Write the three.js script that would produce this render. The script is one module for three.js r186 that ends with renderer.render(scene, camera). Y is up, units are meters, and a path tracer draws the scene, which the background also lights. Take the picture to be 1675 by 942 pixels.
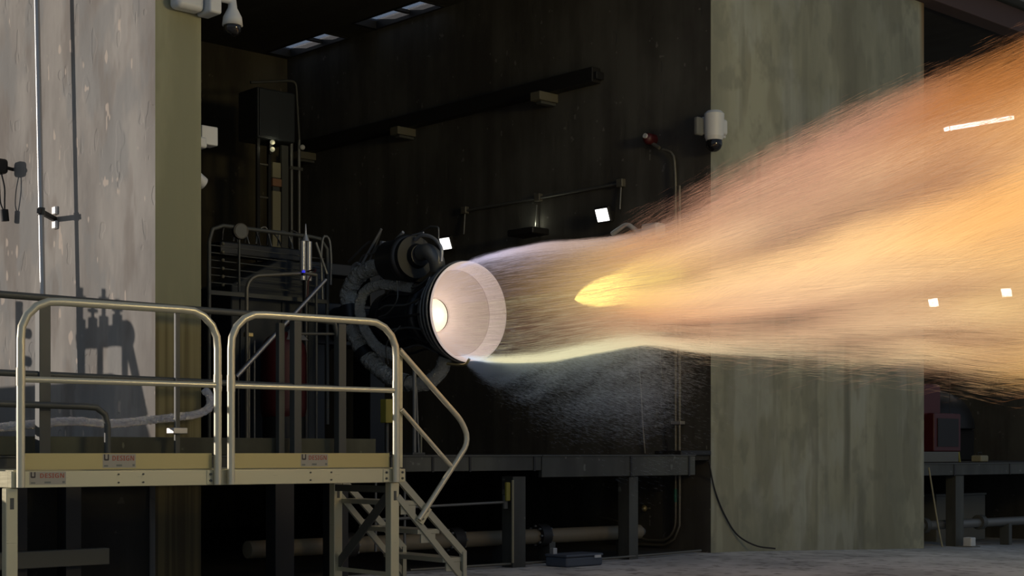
import * as THREE from 'three';
import { RoundedBoxGeometry } from 'three/addons/geometries/RoundedBoxGeometry.js';
import { mergeGeometries } from 'three/addons/utils/BufferGeometryUtils.js';
import { FontLoader } from 'three/addons/loaders/FontLoader.js';
import { TextGeometry } from 'three/addons/geometries/TextGeometry.js';

// ---------------------------------------------------------------- camera, sky, sun, exposure
// The yard's axes: +x runs along the front of the test bays (away to the right), +z points out of the bays, y is up.
const scene = new THREE.Scene();
const camera = new THREE.PerspectiveCamera(2 * Math.atan(471 / 2500) * 180 / Math.PI, 1675 / 942, 0.1, 500);
camera.position.set(0, 1.05, 0);
camera.lookAt(6.82, 1.05, -7.31);
camera.setViewOffset(1675, 942, 0, -269, 1675, 942);       // shift lens: horizon low in the frame, verticals upright
const renderer = new THREE.WebGLRenderer({ antialias: true });
renderer.toneMapping = THREE.LinearToneMapping;
renderer.toneMappingExposure = 1.0;
renderer.shadowMap.enabled = true;

const SUN_TRAVEL = new THREE.Vector3(0.66, -0.15, 0.73).normalize();   // low morning sun from behind and left of the bays
{
  const W = 512, H = 256, data = new Float32Array(W * H * 4), toSun = SUN_TRAVEL.clone().negate();
  for (let j = 0; j < H; j++) for (let i = 0; i < W; i++) {
    const el = ((j + 0.5) / H - 0.5) * Math.PI, az = ((i + 0.5) / W - 0.5) * 2 * Math.PI;
    const d = new THREE.Vector3(Math.cos(az) * Math.cos(el), Math.sin(el), Math.sin(az) * Math.cos(el));
    const up = Math.max(0, d.y), k = Math.pow(1 - up, 3.0), ang = Math.acos(Math.min(1, d.dot(toSun)));
    const glow = 0.35 * Math.exp(-Math.pow(ang / 0.5, 2));
    const o = (j * W + i) * 4;
    data[o] = 0.105 + 0.17 * k + glow; data[o + 1] = 0.15 + 0.15 * k + glow * 0.78; data[o + 2] = 0.225 + 0.10 * k + glow * 0.5; data[o + 3] = 1;
  }
  const sky = new THREE.DataTexture(data, W, H, THREE.RGBAFormat, THREE.FloatType);
  sky.mapping = THREE.EquirectangularReflectionMapping; sky.magFilter = THREE.LinearFilter; sky.needsUpdate = true;
  scene.background = sky; scene.environment = sky;
}
const sun = new THREE.DirectionalLight(new THREE.Color(1.0, 0.88, 0.78), 2.75);
sun.position.copy(SUN_TRAVEL).multiplyScalar(-40).add(new THREE.Vector3(7, 1, -10));
sun.target.position.set(7, 1, -10);
sun.castShadow = true; sun.shadow.radius = 1;
Object.assign(sun.shadow.camera, { left: -20, right: 20, top: 20, bottom: -20, near: 1, far: 90 });
scene.add(sun, sun.target);

// the burning plume lights the yard: lamps strung along its tail, past the right edge of the photograph
const FLAME_LAMPS = [[8.4, 4.3, 34], [10.4, 4.0, 34]];     // distance from the nozzle, height, candela
for (const [t, y, cd] of FLAME_LAMPS) {
  const l = new THREE.PointLight(new THREE.Color(1.0, 0.80, 0.42), cd);
  l.position.set(9.46, y, -10.73 + t); l.castShadow = true; l.shadow.radius = 30;
  scene.add(l);
}

// ---------------------------------------------------------------- helpers
let seed = 20;
const rnd = () => { seed = (seed + 0x6d2b79f5) | 0; let t = Math.imul(seed ^ (seed >>> 15), 1 | seed); t = (t + Math.imul(t ^ (t >>> 7), 61 | t)) ^ t; return ((t ^ (t >>> 14)) >>> 0) / 4294967296; };
const gauss = () => Math.sqrt(-2 * Math.log(1 - rnd() * 0.99999)) * Math.cos(6.28318 * rnd());
const lerp = (a, b, k) => a + (b - a) * k, clamp = (x, a = 0, b = 1) => Math.min(b, Math.max(a, x));
const smooth = (a, b, x) => { const k = clamp((x - a) / (b - a)); return k * k * (3 - 2 * k); };
const V = (x, y, z) => new THREE.Vector3(x, y, z);
const table = (rows, t) => { if (t <= rows[0][0]) return rows[0][1]; for (let i = 1; i < rows.length; i++) if (t <= rows[i][0]) return lerp(rows[i - 1][1], rows[i][1], (t - rows[i - 1][0]) / (rows[i][0] - rows[i - 1][0])); return rows[rows.length - 1][1]; };
const hash = (x, y, s) => { let h = Math.imul(x, 374761393) + Math.imul(y, 668265263) + Math.imul(s, 982451653); h = Math.imul(h ^ (h >>> 13), 1274126177); return ((h ^ (h >>> 16)) >>> 0) / 4294967296; };
function vnoise(x, y, s, px, py) {                           // value noise, tiling every px, py cells
  const x0 = Math.floor(x), y0 = Math.floor(y), fx = x - x0, fy = y - y0, u = fx * fx * (3 - 2 * fx), v = fy * fy * (3 - 2 * fy);
  const m = (a, p) => ((a % p) + p) % p, xa = m(x0, px), xb = m(x0 + 1, px), ya = m(y0, py), yb = m(y0 + 1, py);
  return lerp(lerp(hash(xa, ya, s), hash(xb, ya, s), u), lerp(hash(xa, yb, s), hash(xb, yb, s), u), v);
}
function fbm(x, y, s, px, py, oct = 5) { let a = 0.5, sum = 0, n = 0; for (let i = 0; i < oct; i++) { sum += a * vnoise(x, y, s + i * 17, px, py); n += a; a *= 0.55; x *= 2; y *= 2; px *= 2; py *= 2; } return sum / n; }
function texture(w, h, fn, srgb, repeat = [1, 1]) {
  const data = new Uint8Array(w * h * 4);
  for (let j = 0; j < h; j++) for (let i = 0; i < w; i++) { const c = fn(i / w, j / h), o = (j * w + i) * 4; for (let k = 0; k < 3; k++) data[o + k] = clamp(typeof c === 'number' ? c : c[k]) * 255; data[o + 3] = 255; }
  const t = new THREE.DataTexture(data, w, h); t.magFilter = THREE.LinearFilter; t.minFilter = THREE.LinearMipmapLinearFilter; t.generateMipmaps = true;
  t.wrapS = t.wrapT = THREE.RepeatWrapping; t.repeat.set(...repeat); if (srgb) t.colorSpace = THREE.SRGBColorSpace; t.needsUpdate = true; return t;
}
const mix3 = (a, b, k) => [0, 1, 2].map((i) => lerp(a[i], b[i], k));
const std = (o) => new THREE.MeshStandardMaterial(o);
const lin = (r, g, b) => new THREE.Color().setRGB(r, g, b);
function metricUV(g) {                                       // uv in metres across the dominant plane of each face
  const p = g.attributes.position, n = g.attributes.normal, uv = new Float32Array(p.count * 2);
  for (let i = 0; i < p.count; i++) {
    const ax = Math.abs(n.getX(i)), ay = Math.abs(n.getY(i)), az = Math.abs(n.getZ(i));
    const [u, v] = ax >= ay && ax >= az ? [p.getZ(i), p.getY(i)] : ay >= az ? [p.getX(i), p.getZ(i)] : [p.getX(i), p.getY(i)];
    uv[i * 2] = u; uv[i * 2 + 1] = v;
  }
  g.setAttribute('uv', new THREE.BufferAttribute(uv, 2)); return g;
}
const names = {};
const numbered = (n) => { const k = names[n] = (names[n] ?? -1) + 1; return k ? n + '_' + String(k).padStart(3, '0') : n; };
const shade = (m) => { m.castShadow = m.receiveShadow = true; return m; };
function thing(name, label, category, [x, y, z] = [0, 0, 0], turn = 0, group) {
  const o = new THREE.Group(); o.name = numbered(name); o.position.set(x, y, z); o.rotation.y = turn;
  o.userData = { label, category }; if (group) o.userData.group = group; scene.add(o); return o;
}
function part(parent, name, geometry, material, label) {
  const m = shade(new THREE.Mesh(geometry, material)); m.name = numbered(name); if (label) m.userData.label = label; parent.add(m); return m;
}
function solo(name, label, category, geometry, material, pos = [0, 0, 0], turn = 0, group) {
  const m = shade(new THREE.Mesh(geometry, material)); m.name = numbered(name); m.position.set(...pos); m.rotation.y = turn;
  m.userData = { label, category }; if (group) m.userData.group = group; scene.add(m); return m;
}
function struct(name, geometry, material, parent = scene) {
  const m = shade(new THREE.Mesh(geometry, material)); m.name = name; if (parent === scene) m.userData.kind = 'structure'; parent.add(m); return m;
}
const box = (x0, x1, y0, y1, z0, z1, bevel = 0) => {         // from corner to corner
  const w = Math.abs(x1 - x0), h = Math.abs(y1 - y0), d = Math.abs(z1 - z0);
  const g = bevel ? new RoundedBoxGeometry(w, h, d, 2, Math.min(bevel, w / 2.1, h / 2.1, d / 2.1)) : new THREE.BoxGeometry(w, h, d);
  return metricUV(g.translate((x0 + x1) / 2, (y0 + y1) / 2, (z0 + z1) / 2));
};
function path(pts, bend = 0.08) {                            // straight runs with rounded bends
  const P = pts.map((p) => V(...p)), c = new THREE.CurvePath(); let from = P[0];
  for (let i = 1; i < P.length - 1; i++) {
    const a = P[i].clone().sub(P[i - 1]), b = P[i + 1].clone().sub(P[i]), r = Math.min(bend, a.length() * 0.48, b.length() * 0.48);
    const p0 = P[i].clone().addScaledVector(a.normalize(), -r), p1 = P[i].clone().addScaledVector(b.normalize(), r);
    if (from.distanceTo(p0) > 1e-4) c.add(new THREE.LineCurve3(from, p0));
    c.add(new THREE.CubicBezierCurve3(p0, p0.clone().lerp(P[i], 0.55), p1.clone().lerp(P[i], 0.55), p1)); from = p1;
  }
  c.add(new THREE.LineCurve3(from, P[P.length - 1])); return c;
}
function cap(p, r) { return new THREE.SphereGeometry(r, 8, 6).translate(p.x, p.y, p.z); }
function pipe(pts, r, bend = 0.08, sides = 10) {
  const c = path(pts, bend), n = Math.max(8, (pts.length - 1) * 14);
  return new THREE.TubeGeometry(c, n, r, sides, false);
}
const hoseOf = (pts, r, n = 60, sides = 10) => new THREE.TubeGeometry(new THREE.CatmullRomCurve3(pts.map((p) => V(...p))), n, r, sides, false);
function bar(a, b, w, h) {                                   // a straight rectangular bar from a to b
  const A = V(...a), B = V(...b), d = B.clone().sub(A), g = new THREE.BoxGeometry(w, h, d.length());
  const m = new THREE.Matrix4().lookAt(B, A, Math.abs(d.clone().normalize().y) > 0.98 ? V(0, 0, 1) : V(0, 1, 0)); m.setPosition(A.add(B).multiplyScalar(0.5));
  return metricUV(g.applyMatrix4(m));
}
function rod(a, b, r, sides = 12, r2 = r) {                  // a straight round rod from a to b
  const A = V(...a), B = V(...b), d = B.clone().sub(A), g = new THREE.CylinderGeometry(r2, r, d.length(), sides);
  return g.applyQuaternion(new THREE.Quaternion().setFromUnitVectors(V(0, 1, 0), d.clone().normalize())).translate((A.x + B.x) / 2, (A.y + B.y) / 2, (A.z + B.z) / 2);
}
function wrinkled(pts, r, n, sides, amp, freq, s) {          // a tube wrapped in crumpled foil
  const g = hoseOf(pts, r, n, sides), p = g.attributes.position, m = g.attributes.normal, uv = g.attributes.uv, len = new THREE.CatmullRomCurve3(pts.map((q) => V(...q))).getLength(), k = Math.max(4, Math.round(len * freq)), ring = Math.max(3, Math.round(r * 6.28 * freq * 0.7));
  for (let i = 0; i < p.count; i++) {
    const a = fbm(uv.getX(i) * k, uv.getY(i) * ring, s, k, ring, 3), d = amp * (Math.abs(a - 0.5) * 3 - 0.5);
    p.setXYZ(i, p.getX(i) + m.getX(i) * d, p.getY(i) + m.getY(i) * d, p.getZ(i) + m.getZ(i) * d);
  }
  g.computeVertexNormals(); return g;
}
const boltZ = (x, y, z, r = 0.007) => new THREE.CylinderGeometry(r, r, 0.012, 6).rotateX(Math.PI / 2).translate(x, y, z);

// ---------------------------------------------------------------- materials
const bumpLumps = texture(1024, 1024, (u, v) => {
  const a = fbm(u * 7, v * 4, 3, 7, 4, 6), b = fbm(u * 22, v * 10, 9, 22, 10, 3), c = fbm(u * 11, v * 6, 31, 11, 6, 3);
  const pit = smooth(0.70, 0.74, b) * 0.5, ridge = smooth(0.30, 0.24, c) * 0.35;
  return clamp(0.2 + a * 0.55 + ridge * 0.3 - pit * 0.3);
}, false, [1 / 3, 1 / 3]);
const paleConcrete = texture(1024, 1024, (u, v) => {
  const a = fbm(u * 5, v * 3, 41, 5, 3, 6), s = fbm(u * 26, v * 3, 47, 26, 3, 4), f = fbm(u * 30, v * 15, 53, 30, 15, 3), w = fbm(u * 9, v * 5, 59, 9, 5, 4);
  let c = mix3([0.555, 0.54, 0.52], [0.67, 0.655, 0.63], smooth(0.3, 0.7, a * 0.75 + s * 0.25));
  c = mix3(c, [0.56, 0.565, 0.56], smooth(0.50, 0.66, w) * 0.6);
  c = mix3(c, [0.51, 0.48, 0.45], smooth(0.55, 0.72, fbm(u * 12, v * 4, 67, 12, 4, 4)) * 0.5);
  return mix3(c, [0.84, 0.78, 0.72], smooth(0.76, 0.82, f) * 0.7);
}, true, [1 / 3, 1 / 3]);
const M = {};
M.wallPale = std({ map: paleConcrete, color: lin(0.86, 0.855, 0.84), bumpMap: bumpLumps, bumpScale: 0.03, roughness: 0.93 });
const stainA = (u, v) => {                                   // rain streaked, blotched form-cast concrete; u, v in 0..1 over 4.1 m x 6.65 m
  const a = fbm(u * 6, v * 4, 101, 6, 4, 6), s = fbm(u * 46, v * 4.0, 107, 46, 4, 5), b = fbm(u * 9, v * 7, 113, 9, 7, 5), w = fbm(u * 14, v * 5, 171, 14, 5, 4);
  let c = mix3([0.55, 0.55, 0.475], [0.665, 0.66, 0.57], smooth(0.28, 0.72, a * 0.85 + s * 0.15));
  c = mix3(c, [0.50, 0.50, 0.44], smooth(0.5, 0.75, fbm(u * 22, v * 30, 181, 22, 30, 4)) * 0.5);
  c = mix3(c, [0.43, 0.43, 0.37], smooth(0.52, 0.72, s) * smooth(0.45, 0.62, b) * 0.35);
  c = mix3(c, [0.69, 0.70, 0.665], smooth(0.5, 0.75, b) * 0.45);
  c = mix3(c, [0.47, 0.46, 0.39], smooth(0.56, 0.66, w) * 0.35);
  const streak = (u0, wd, v0, v1, k) => { const e = Math.abs(u - u0 + 0.012 * (fbm(v * 8, u0 * 10, 131, 8, 10, 3) - 0.5)); return smooth(wd, wd * 0.25, e) * smooth(v0, v0 + 0.08, v) * smooth(v1, v1 - 0.12, v) * k; };
  for (const q of [[0.60, 0.022, 0.10, 0.46, 0.5], [0.67, 0.03, 0.0, 0.20, 0.35], [0.20, 0.015, 0.55, 0.72, 0.35], [0.62, 0.05, 0.55, 1.0, 0.22], [0.40, 0.02, 0.6, 1.0, 0.15], [0.36, 0.03, 0.20, 0.34, 0.22]]) c = mix3(c, [0.34, 0.335, 0.29], streak(...q));
  c = mix3(c, [0.50, 0.36, 0.20], smooth(0.03, 0.0, 1 - u) * smooth(0.80, 0.97, v) * 0.8);
  c = mix3(c, [0.55, 0.43, 0.27], smooth(0.05, 0.02, Math.abs(u - 0.05)) * smooth(0.9, 1.0, v) * 0.5);
  return c;
};
const stained = texture(1024, 1024, stainA, true);
M.columnFront = std({ map: stained, color: lin(0.76, 0.785, 0.80), bumpMap: bumpLumps, bumpScale: 0.012, roughness: 0.95 });
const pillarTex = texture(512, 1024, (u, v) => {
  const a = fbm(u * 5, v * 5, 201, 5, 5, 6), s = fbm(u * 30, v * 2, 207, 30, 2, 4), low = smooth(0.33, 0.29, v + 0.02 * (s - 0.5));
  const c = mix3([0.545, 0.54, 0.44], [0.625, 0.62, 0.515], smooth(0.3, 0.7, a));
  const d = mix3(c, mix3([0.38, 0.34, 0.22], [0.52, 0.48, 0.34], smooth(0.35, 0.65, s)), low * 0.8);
  return mix3(d, mix3([0.20, 0.175, 0.115], [0.30, 0.27, 0.18], smooth(0.35, 0.65, s)), smooth(0.152, 0.14, v) * 0.85);  // brown foot deepened: shade under the platform painted into the colour
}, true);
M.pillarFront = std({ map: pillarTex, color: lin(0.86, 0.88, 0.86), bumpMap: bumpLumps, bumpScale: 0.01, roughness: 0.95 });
const sootTex = texture(1024, 1024, (u, v) => {
  const a = fbm(u * 5, v * 4, 301, 5, 4, 6), s = fbm(u * 24, v * 3, 307, 24, 3, 4), f = fbm(u * 40, v * 40, 311, 40, 40, 3);
  let c = mix3([0.215, 0.21, 0.195], [0.315, 0.315, 0.295], smooth(0.3, 0.7, a * 0.6 + s * 0.4));
  return mix3(c, [0.5, 0.5, 0.48], smooth(0.80, 0.84, f) * 0.5);
}, true, [1 / 4, 1 / 4]);
M.soot = std({ map: sootTex, bumpMap: bumpLumps, bumpScale: 0.01, roughness: 0.95 });
M.sootBrown = std({ map: sootTex, color: lin(0.85, 0.76, 0.55), roughness: 0.95 });
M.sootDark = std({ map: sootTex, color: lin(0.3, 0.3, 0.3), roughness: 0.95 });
const groundTex = texture(1024, 1024, (u, v) => {
  const a = fbm(u * 6, v * 6, 401, 6, 6, 6), f = fbm(u * 50, v * 50, 409, 50, 50, 3);
  return mix3(mix3([0.62, 0.62, 0.61], [0.76, 0.76, 0.75], smooth(0.3, 0.7, a)), [0.36, 0.35, 0.33], smooth(0.55, 0.75, f) * 0.5);
}, true, [1 / 5, 1 / 5]);
M.ground = std({ map: groundTex, bumpMap: bumpLumps, bumpScale: 0.01, roughness: 0.95 });
const brushed = texture(512, 512, (u, v) => 0.45 + 0.3 * fbm(u * 4, v * 120, 501, 4, 120, 3) + 0.12 * fbm(u * 6, v * 6, 507, 6, 6, 4), false, [1 / 0.5, 1 / 0.5]);
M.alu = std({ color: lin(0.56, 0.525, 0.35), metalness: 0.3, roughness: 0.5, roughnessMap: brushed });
M.aluBoard = std({ color: lin(0.47, 0.40, 0.175), metalness: 0.15, roughness: 0.7, roughnessMap: brushed });
M.aluTube = std({ color: lin(0.56, 0.53, 0.40), metalness: 0.5, roughness: 0.34 });
M.darkSteel = std({ color: lin(0.075, 0.08, 0.075), metalness: 0.3, roughness: 0.55 });
M.steel = std({ color: lin(0.16, 0.165, 0.16), metalness: 0.4, roughness: 0.5 });
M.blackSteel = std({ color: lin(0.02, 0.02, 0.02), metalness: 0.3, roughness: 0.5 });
M.galv = std({ color: lin(0.46, 0.46, 0.45), metalness: 0.6, roughness: 0.38 });
M.conduit = std({ color: lin(0.15, 0.145, 0.12), metalness: 0.5, roughness: 0.5 });
M.kerb = std({ map: sootTex, color: lin(1.2, 1.25, 0.95), roughness: 0.85 });
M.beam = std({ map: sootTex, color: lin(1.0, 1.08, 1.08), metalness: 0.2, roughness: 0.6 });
const crinkle = texture(512, 512, (u, v) => { const a = fbm(u * 16, v * 16, 601, 16, 16, 4), b = fbm(u * 40, v * 30, 607, 40, 30, 2); return Math.abs(a - 0.5) * 1.6 + Math.abs(b - 0.5) * 0.6; }, false, [14, 2]);
M.foil = std({ color: lin(0.82, 0.82, 0.84), metalness: 1, roughness: 0.14, bumpMap: crinkle, bumpScale: 0.012 });
const crinkle2 = crinkle.clone(); crinkle2.repeat.set(6, 2); crinkle2.needsUpdate = true;
M.duct = std({ color: lin(0.62, 0.63, 0.58), metalness: 0.65, roughness: 0.22, bumpMap: crinkle2, bumpScale: 0.018 });
M.engineDark = std({ color: lin(0.035, 0.037, 0.04), metalness: 0.6, roughness: 0.42 });
M.engineGrey = std({ color: lin(0.16, 0.165, 0.16), metalness: 0.55, roughness: 0.45 });
M.pump = std({ color: lin(0.04, 0.042, 0.04), metalness: 0.5, roughness: 0.5 });
M.line = std({ color: lin(0.42, 0.43, 0.44), metalness: 0.5, roughness: 0.3 });
M.white = std({ color: lin(0.50, 0.52, 0.52), roughness: 0.45 });
M.blackGloss = std({ color: lin(0.008, 0.008, 0.009), roughness: 0.12 });
M.blackRubber = std({ color: lin(0.015, 0.015, 0.016), roughness: 0.7 });
M.red = std({ color: lin(0.055, 0.005, 0.007), roughness: 0.5 });
M.redDark = std({ color: lin(0.06, 0.005, 0.006), roughness: 0.55 });
M.yellow = std({ color: lin(0.22, 0.20, 0.03), roughness: 0.55 });
M.brass = std({ color: lin(0.6, 0.5, 0.25), metalness: 0.8, roughness: 0.35 });
M.pipePaint = std({ color: lin(0.17, 0.145, 0.095), roughness: 0.6 });
M.roofBrown = std({ color: lin(0.06, 0.035, 0.03), roughness: 0.8 });
M.roofSheet = std({ color: lin(0.10, 0.11, 0.10), roughness: 0.7 });
M.panelBlue = std({ color: lin(0.028, 0.035, 0.042), roughness: 0.55, metalness: 0.2 });
M.boxGrey = std({ color: lin(0.12, 0.125, 0.115), roughness: 0.7 });
M.blueTarp = std({ color: lin(0.06, 0.075, 0.10), roughness: 0.6 });
M.cream = std({ color: lin(0.24, 0.225, 0.145), roughness: 0.6 });
M.glass = new THREE.MeshPhysicalMaterial({ color: lin(0.92, 0.95, 1.0), transmission: 1, thickness: 0, roughness: 0.25 });
M.lampGlow = std({ color: lin(0.9, 0.9, 0.9), emissive: lin(1, 0.96, 0.9), emissiveIntensity: 3.5, roughness: 0.4 });
M.lampFar = std({ color: lin(0.9, 0.9, 0.9), emissive: lin(1, 0.96, 0.9), emissiveIntensity: 16, roughness: 0.4 });
M.plate = std({ color: lin(0.9, 0.88, 0.84), roughness: 0.3, metalness: 0.1 });
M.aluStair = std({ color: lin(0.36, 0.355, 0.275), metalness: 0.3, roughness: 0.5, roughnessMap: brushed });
M.tan = std({ color: lin(0.11, 0.105, 0.075), roughness: 0.6 });
M.strut = std({ color: lin(0.30, 0.31, 0.33), metalness: 0.8, roughness: 0.4 });
M.braceDark = std({ color: lin(0.10, 0.10, 0.085), metalness: 0.3, roughness: 0.5 });

// ---------------------------------------------------------------- the setting
const ZF = -10.34;                                           // front plane of the concrete test bays
{
  const g = new THREE.PlaneGeometry(160, 130, 160, 130).rotateX(-Math.PI / 2), p = g.attributes.position;
  for (let i = 0; i < p.count; i++) { const X = p.getX(i) + 20, Z = p.getZ(i) - 10; p.setXYZ(i, X, -0.034 * clamp(X - 12.6, 0, 20) - (Z < ZF ? 0.0 : 0), Z); }
  g.computeVertexNormals(); struct('ground', metricUV(g), M.ground);
}
{ // left dividing wall: sunlit flank and a narrow front face
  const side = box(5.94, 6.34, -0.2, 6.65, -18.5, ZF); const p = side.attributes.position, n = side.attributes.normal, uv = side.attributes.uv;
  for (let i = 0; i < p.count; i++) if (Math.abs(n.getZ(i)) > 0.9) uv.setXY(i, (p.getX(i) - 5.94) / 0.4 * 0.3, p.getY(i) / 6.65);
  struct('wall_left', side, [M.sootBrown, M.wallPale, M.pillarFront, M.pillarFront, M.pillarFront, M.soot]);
}
{ // right dividing wall: a broad stained front face, a sooty flank inside the bay
  const g = box(12.51, 16.61, -0.4, 6.65, -18.5, ZF), p = g.attributes.position, n = g.attributes.normal, uv = g.attributes.uv;
  for (let i = 0; i < p.count; i++) if (Math.abs(n.getZ(i)) > 0.9) uv.setXY(i, (p.getX(i) - 12.51) / 4.1, clamp(p.getY(i) / 6.65, 0.002, 0.998));
  struct('wall_right', g, [M.soot, M.soot, M.columnFront, M.columnFront, M.columnFront, M.columnFront]);
}
struct('wall_back', box(6.34, 12.51, -0.2, 6.65, -18.5, -18.1), M.sootBrown);
struct('wall_far', box(23.1, 23.6, -1, 6.65, -18.5, ZF), M.soot);
struct('wall_back_far', box(16.61, 23.1, -1, 6.65, -18.5, -18.1), M.sootDark);
const slab = (name, X0, X1, Z0, Z1, holes, m) => {           // roof slab with openings for skylights
  const s = new THREE.Shape([[X0, -Z0], [X1, -Z0], [X1, -Z1], [X0, -Z1]].map((q) => new THREE.Vector2(...q)));
  for (const [a, b, c, d] of holes) s.holes.push(new THREE.Path([[a, -c], [a, -d], [b, -d], [b, -c]].map((q) => new THREE.Vector2(...q))));
  const g = new THREE.ExtrudeGeometry(s, { depth: 0.12, bevelEnabled: false }).rotateX(-Math.PI / 2).translate(0, 6.65, 0);
  return struct(name, metricUV(g), m);
};
slab('ceiling', 3.0, 12.6, -18.5, ZF + 0.3, [[12.08, 12.46, -17.95, -16.62], [12.08, 12.46, -15.98, -14.62]], M.sootDark);
slab('ceiling_far', 12.6, 24.2, -18.5, ZF + 0.1, [], M.sootDark);
[[12.08, 12.46, -17.95, -16.62, 0.55], [12.08, 12.46, -15.98, -14.62, 0.5]].forEach(([a, b, c, d, k], i) => {
  const w = new THREE.Group(); w.name = 'window_' + (i + 1); w.userData.kind = 'structure'; scene.add(w);
  part(w, 'pane', box(a, b, 6.74, 6.75, c, d), M.glass);
  const zm = lerp(c, d, k); part(w, 'glazing_bar', box(a, b, 6.70, 6.74, zm - 0.03, zm + 0.03), M.blackSteel);
  part(w, 'window_frame', mergeGeometries([box(a - 0.02, a + 0.015, 6.64, 6.76, c, d), box(b - 0.015, b + 0.02, 6.64, 6.76, c, d), box(a, b, 6.64, 6.76, c - 0.02, c + 0.015), box(a, b, 6.64, 6.76, d - 0.015, d + 0.02)]), M.blackSteel);
});
struct('beam_eave', box(16.3, 26.5, 6.60, 6.90, -10.42, -10.18, 0.01), M.roofBrown);
{ const g = new THREE.BoxGeometry(11, 0.06, 2.4).rotateX(0.14).translate(21.7, 7.12, -11.2); struct('roof_far', metricUV(g), M.roofSheet); }
// raised test decks inside the bays
struct('floor_deck', box(6.34, 12.51, 0.97, 1.03, -18.1, -10.36), M.sootDark);
struct('floor_deck_left', box(2.2, 5.94, 0.97, 1.03, -17.0, -10.36), M.sootDark);
struct('floor_deck_far', box(16.61, 23.1, 0.86, 0.92, -18.1, -10.7), M.sootDark);
struct('added_block_left', box(2.2, 5.935, -0.2, 0.96, -17.0, -10.42), M.sootDark);  // added solid block; keeps low sun and sky light from under the deck
struct('floor_dark_sheet', box(6.34, 12.51, 0.0, 0.012, -18.1, -10.5), M.sootDark);  // added dark sheet over the pale ground, standing in for under-deck shade

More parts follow.
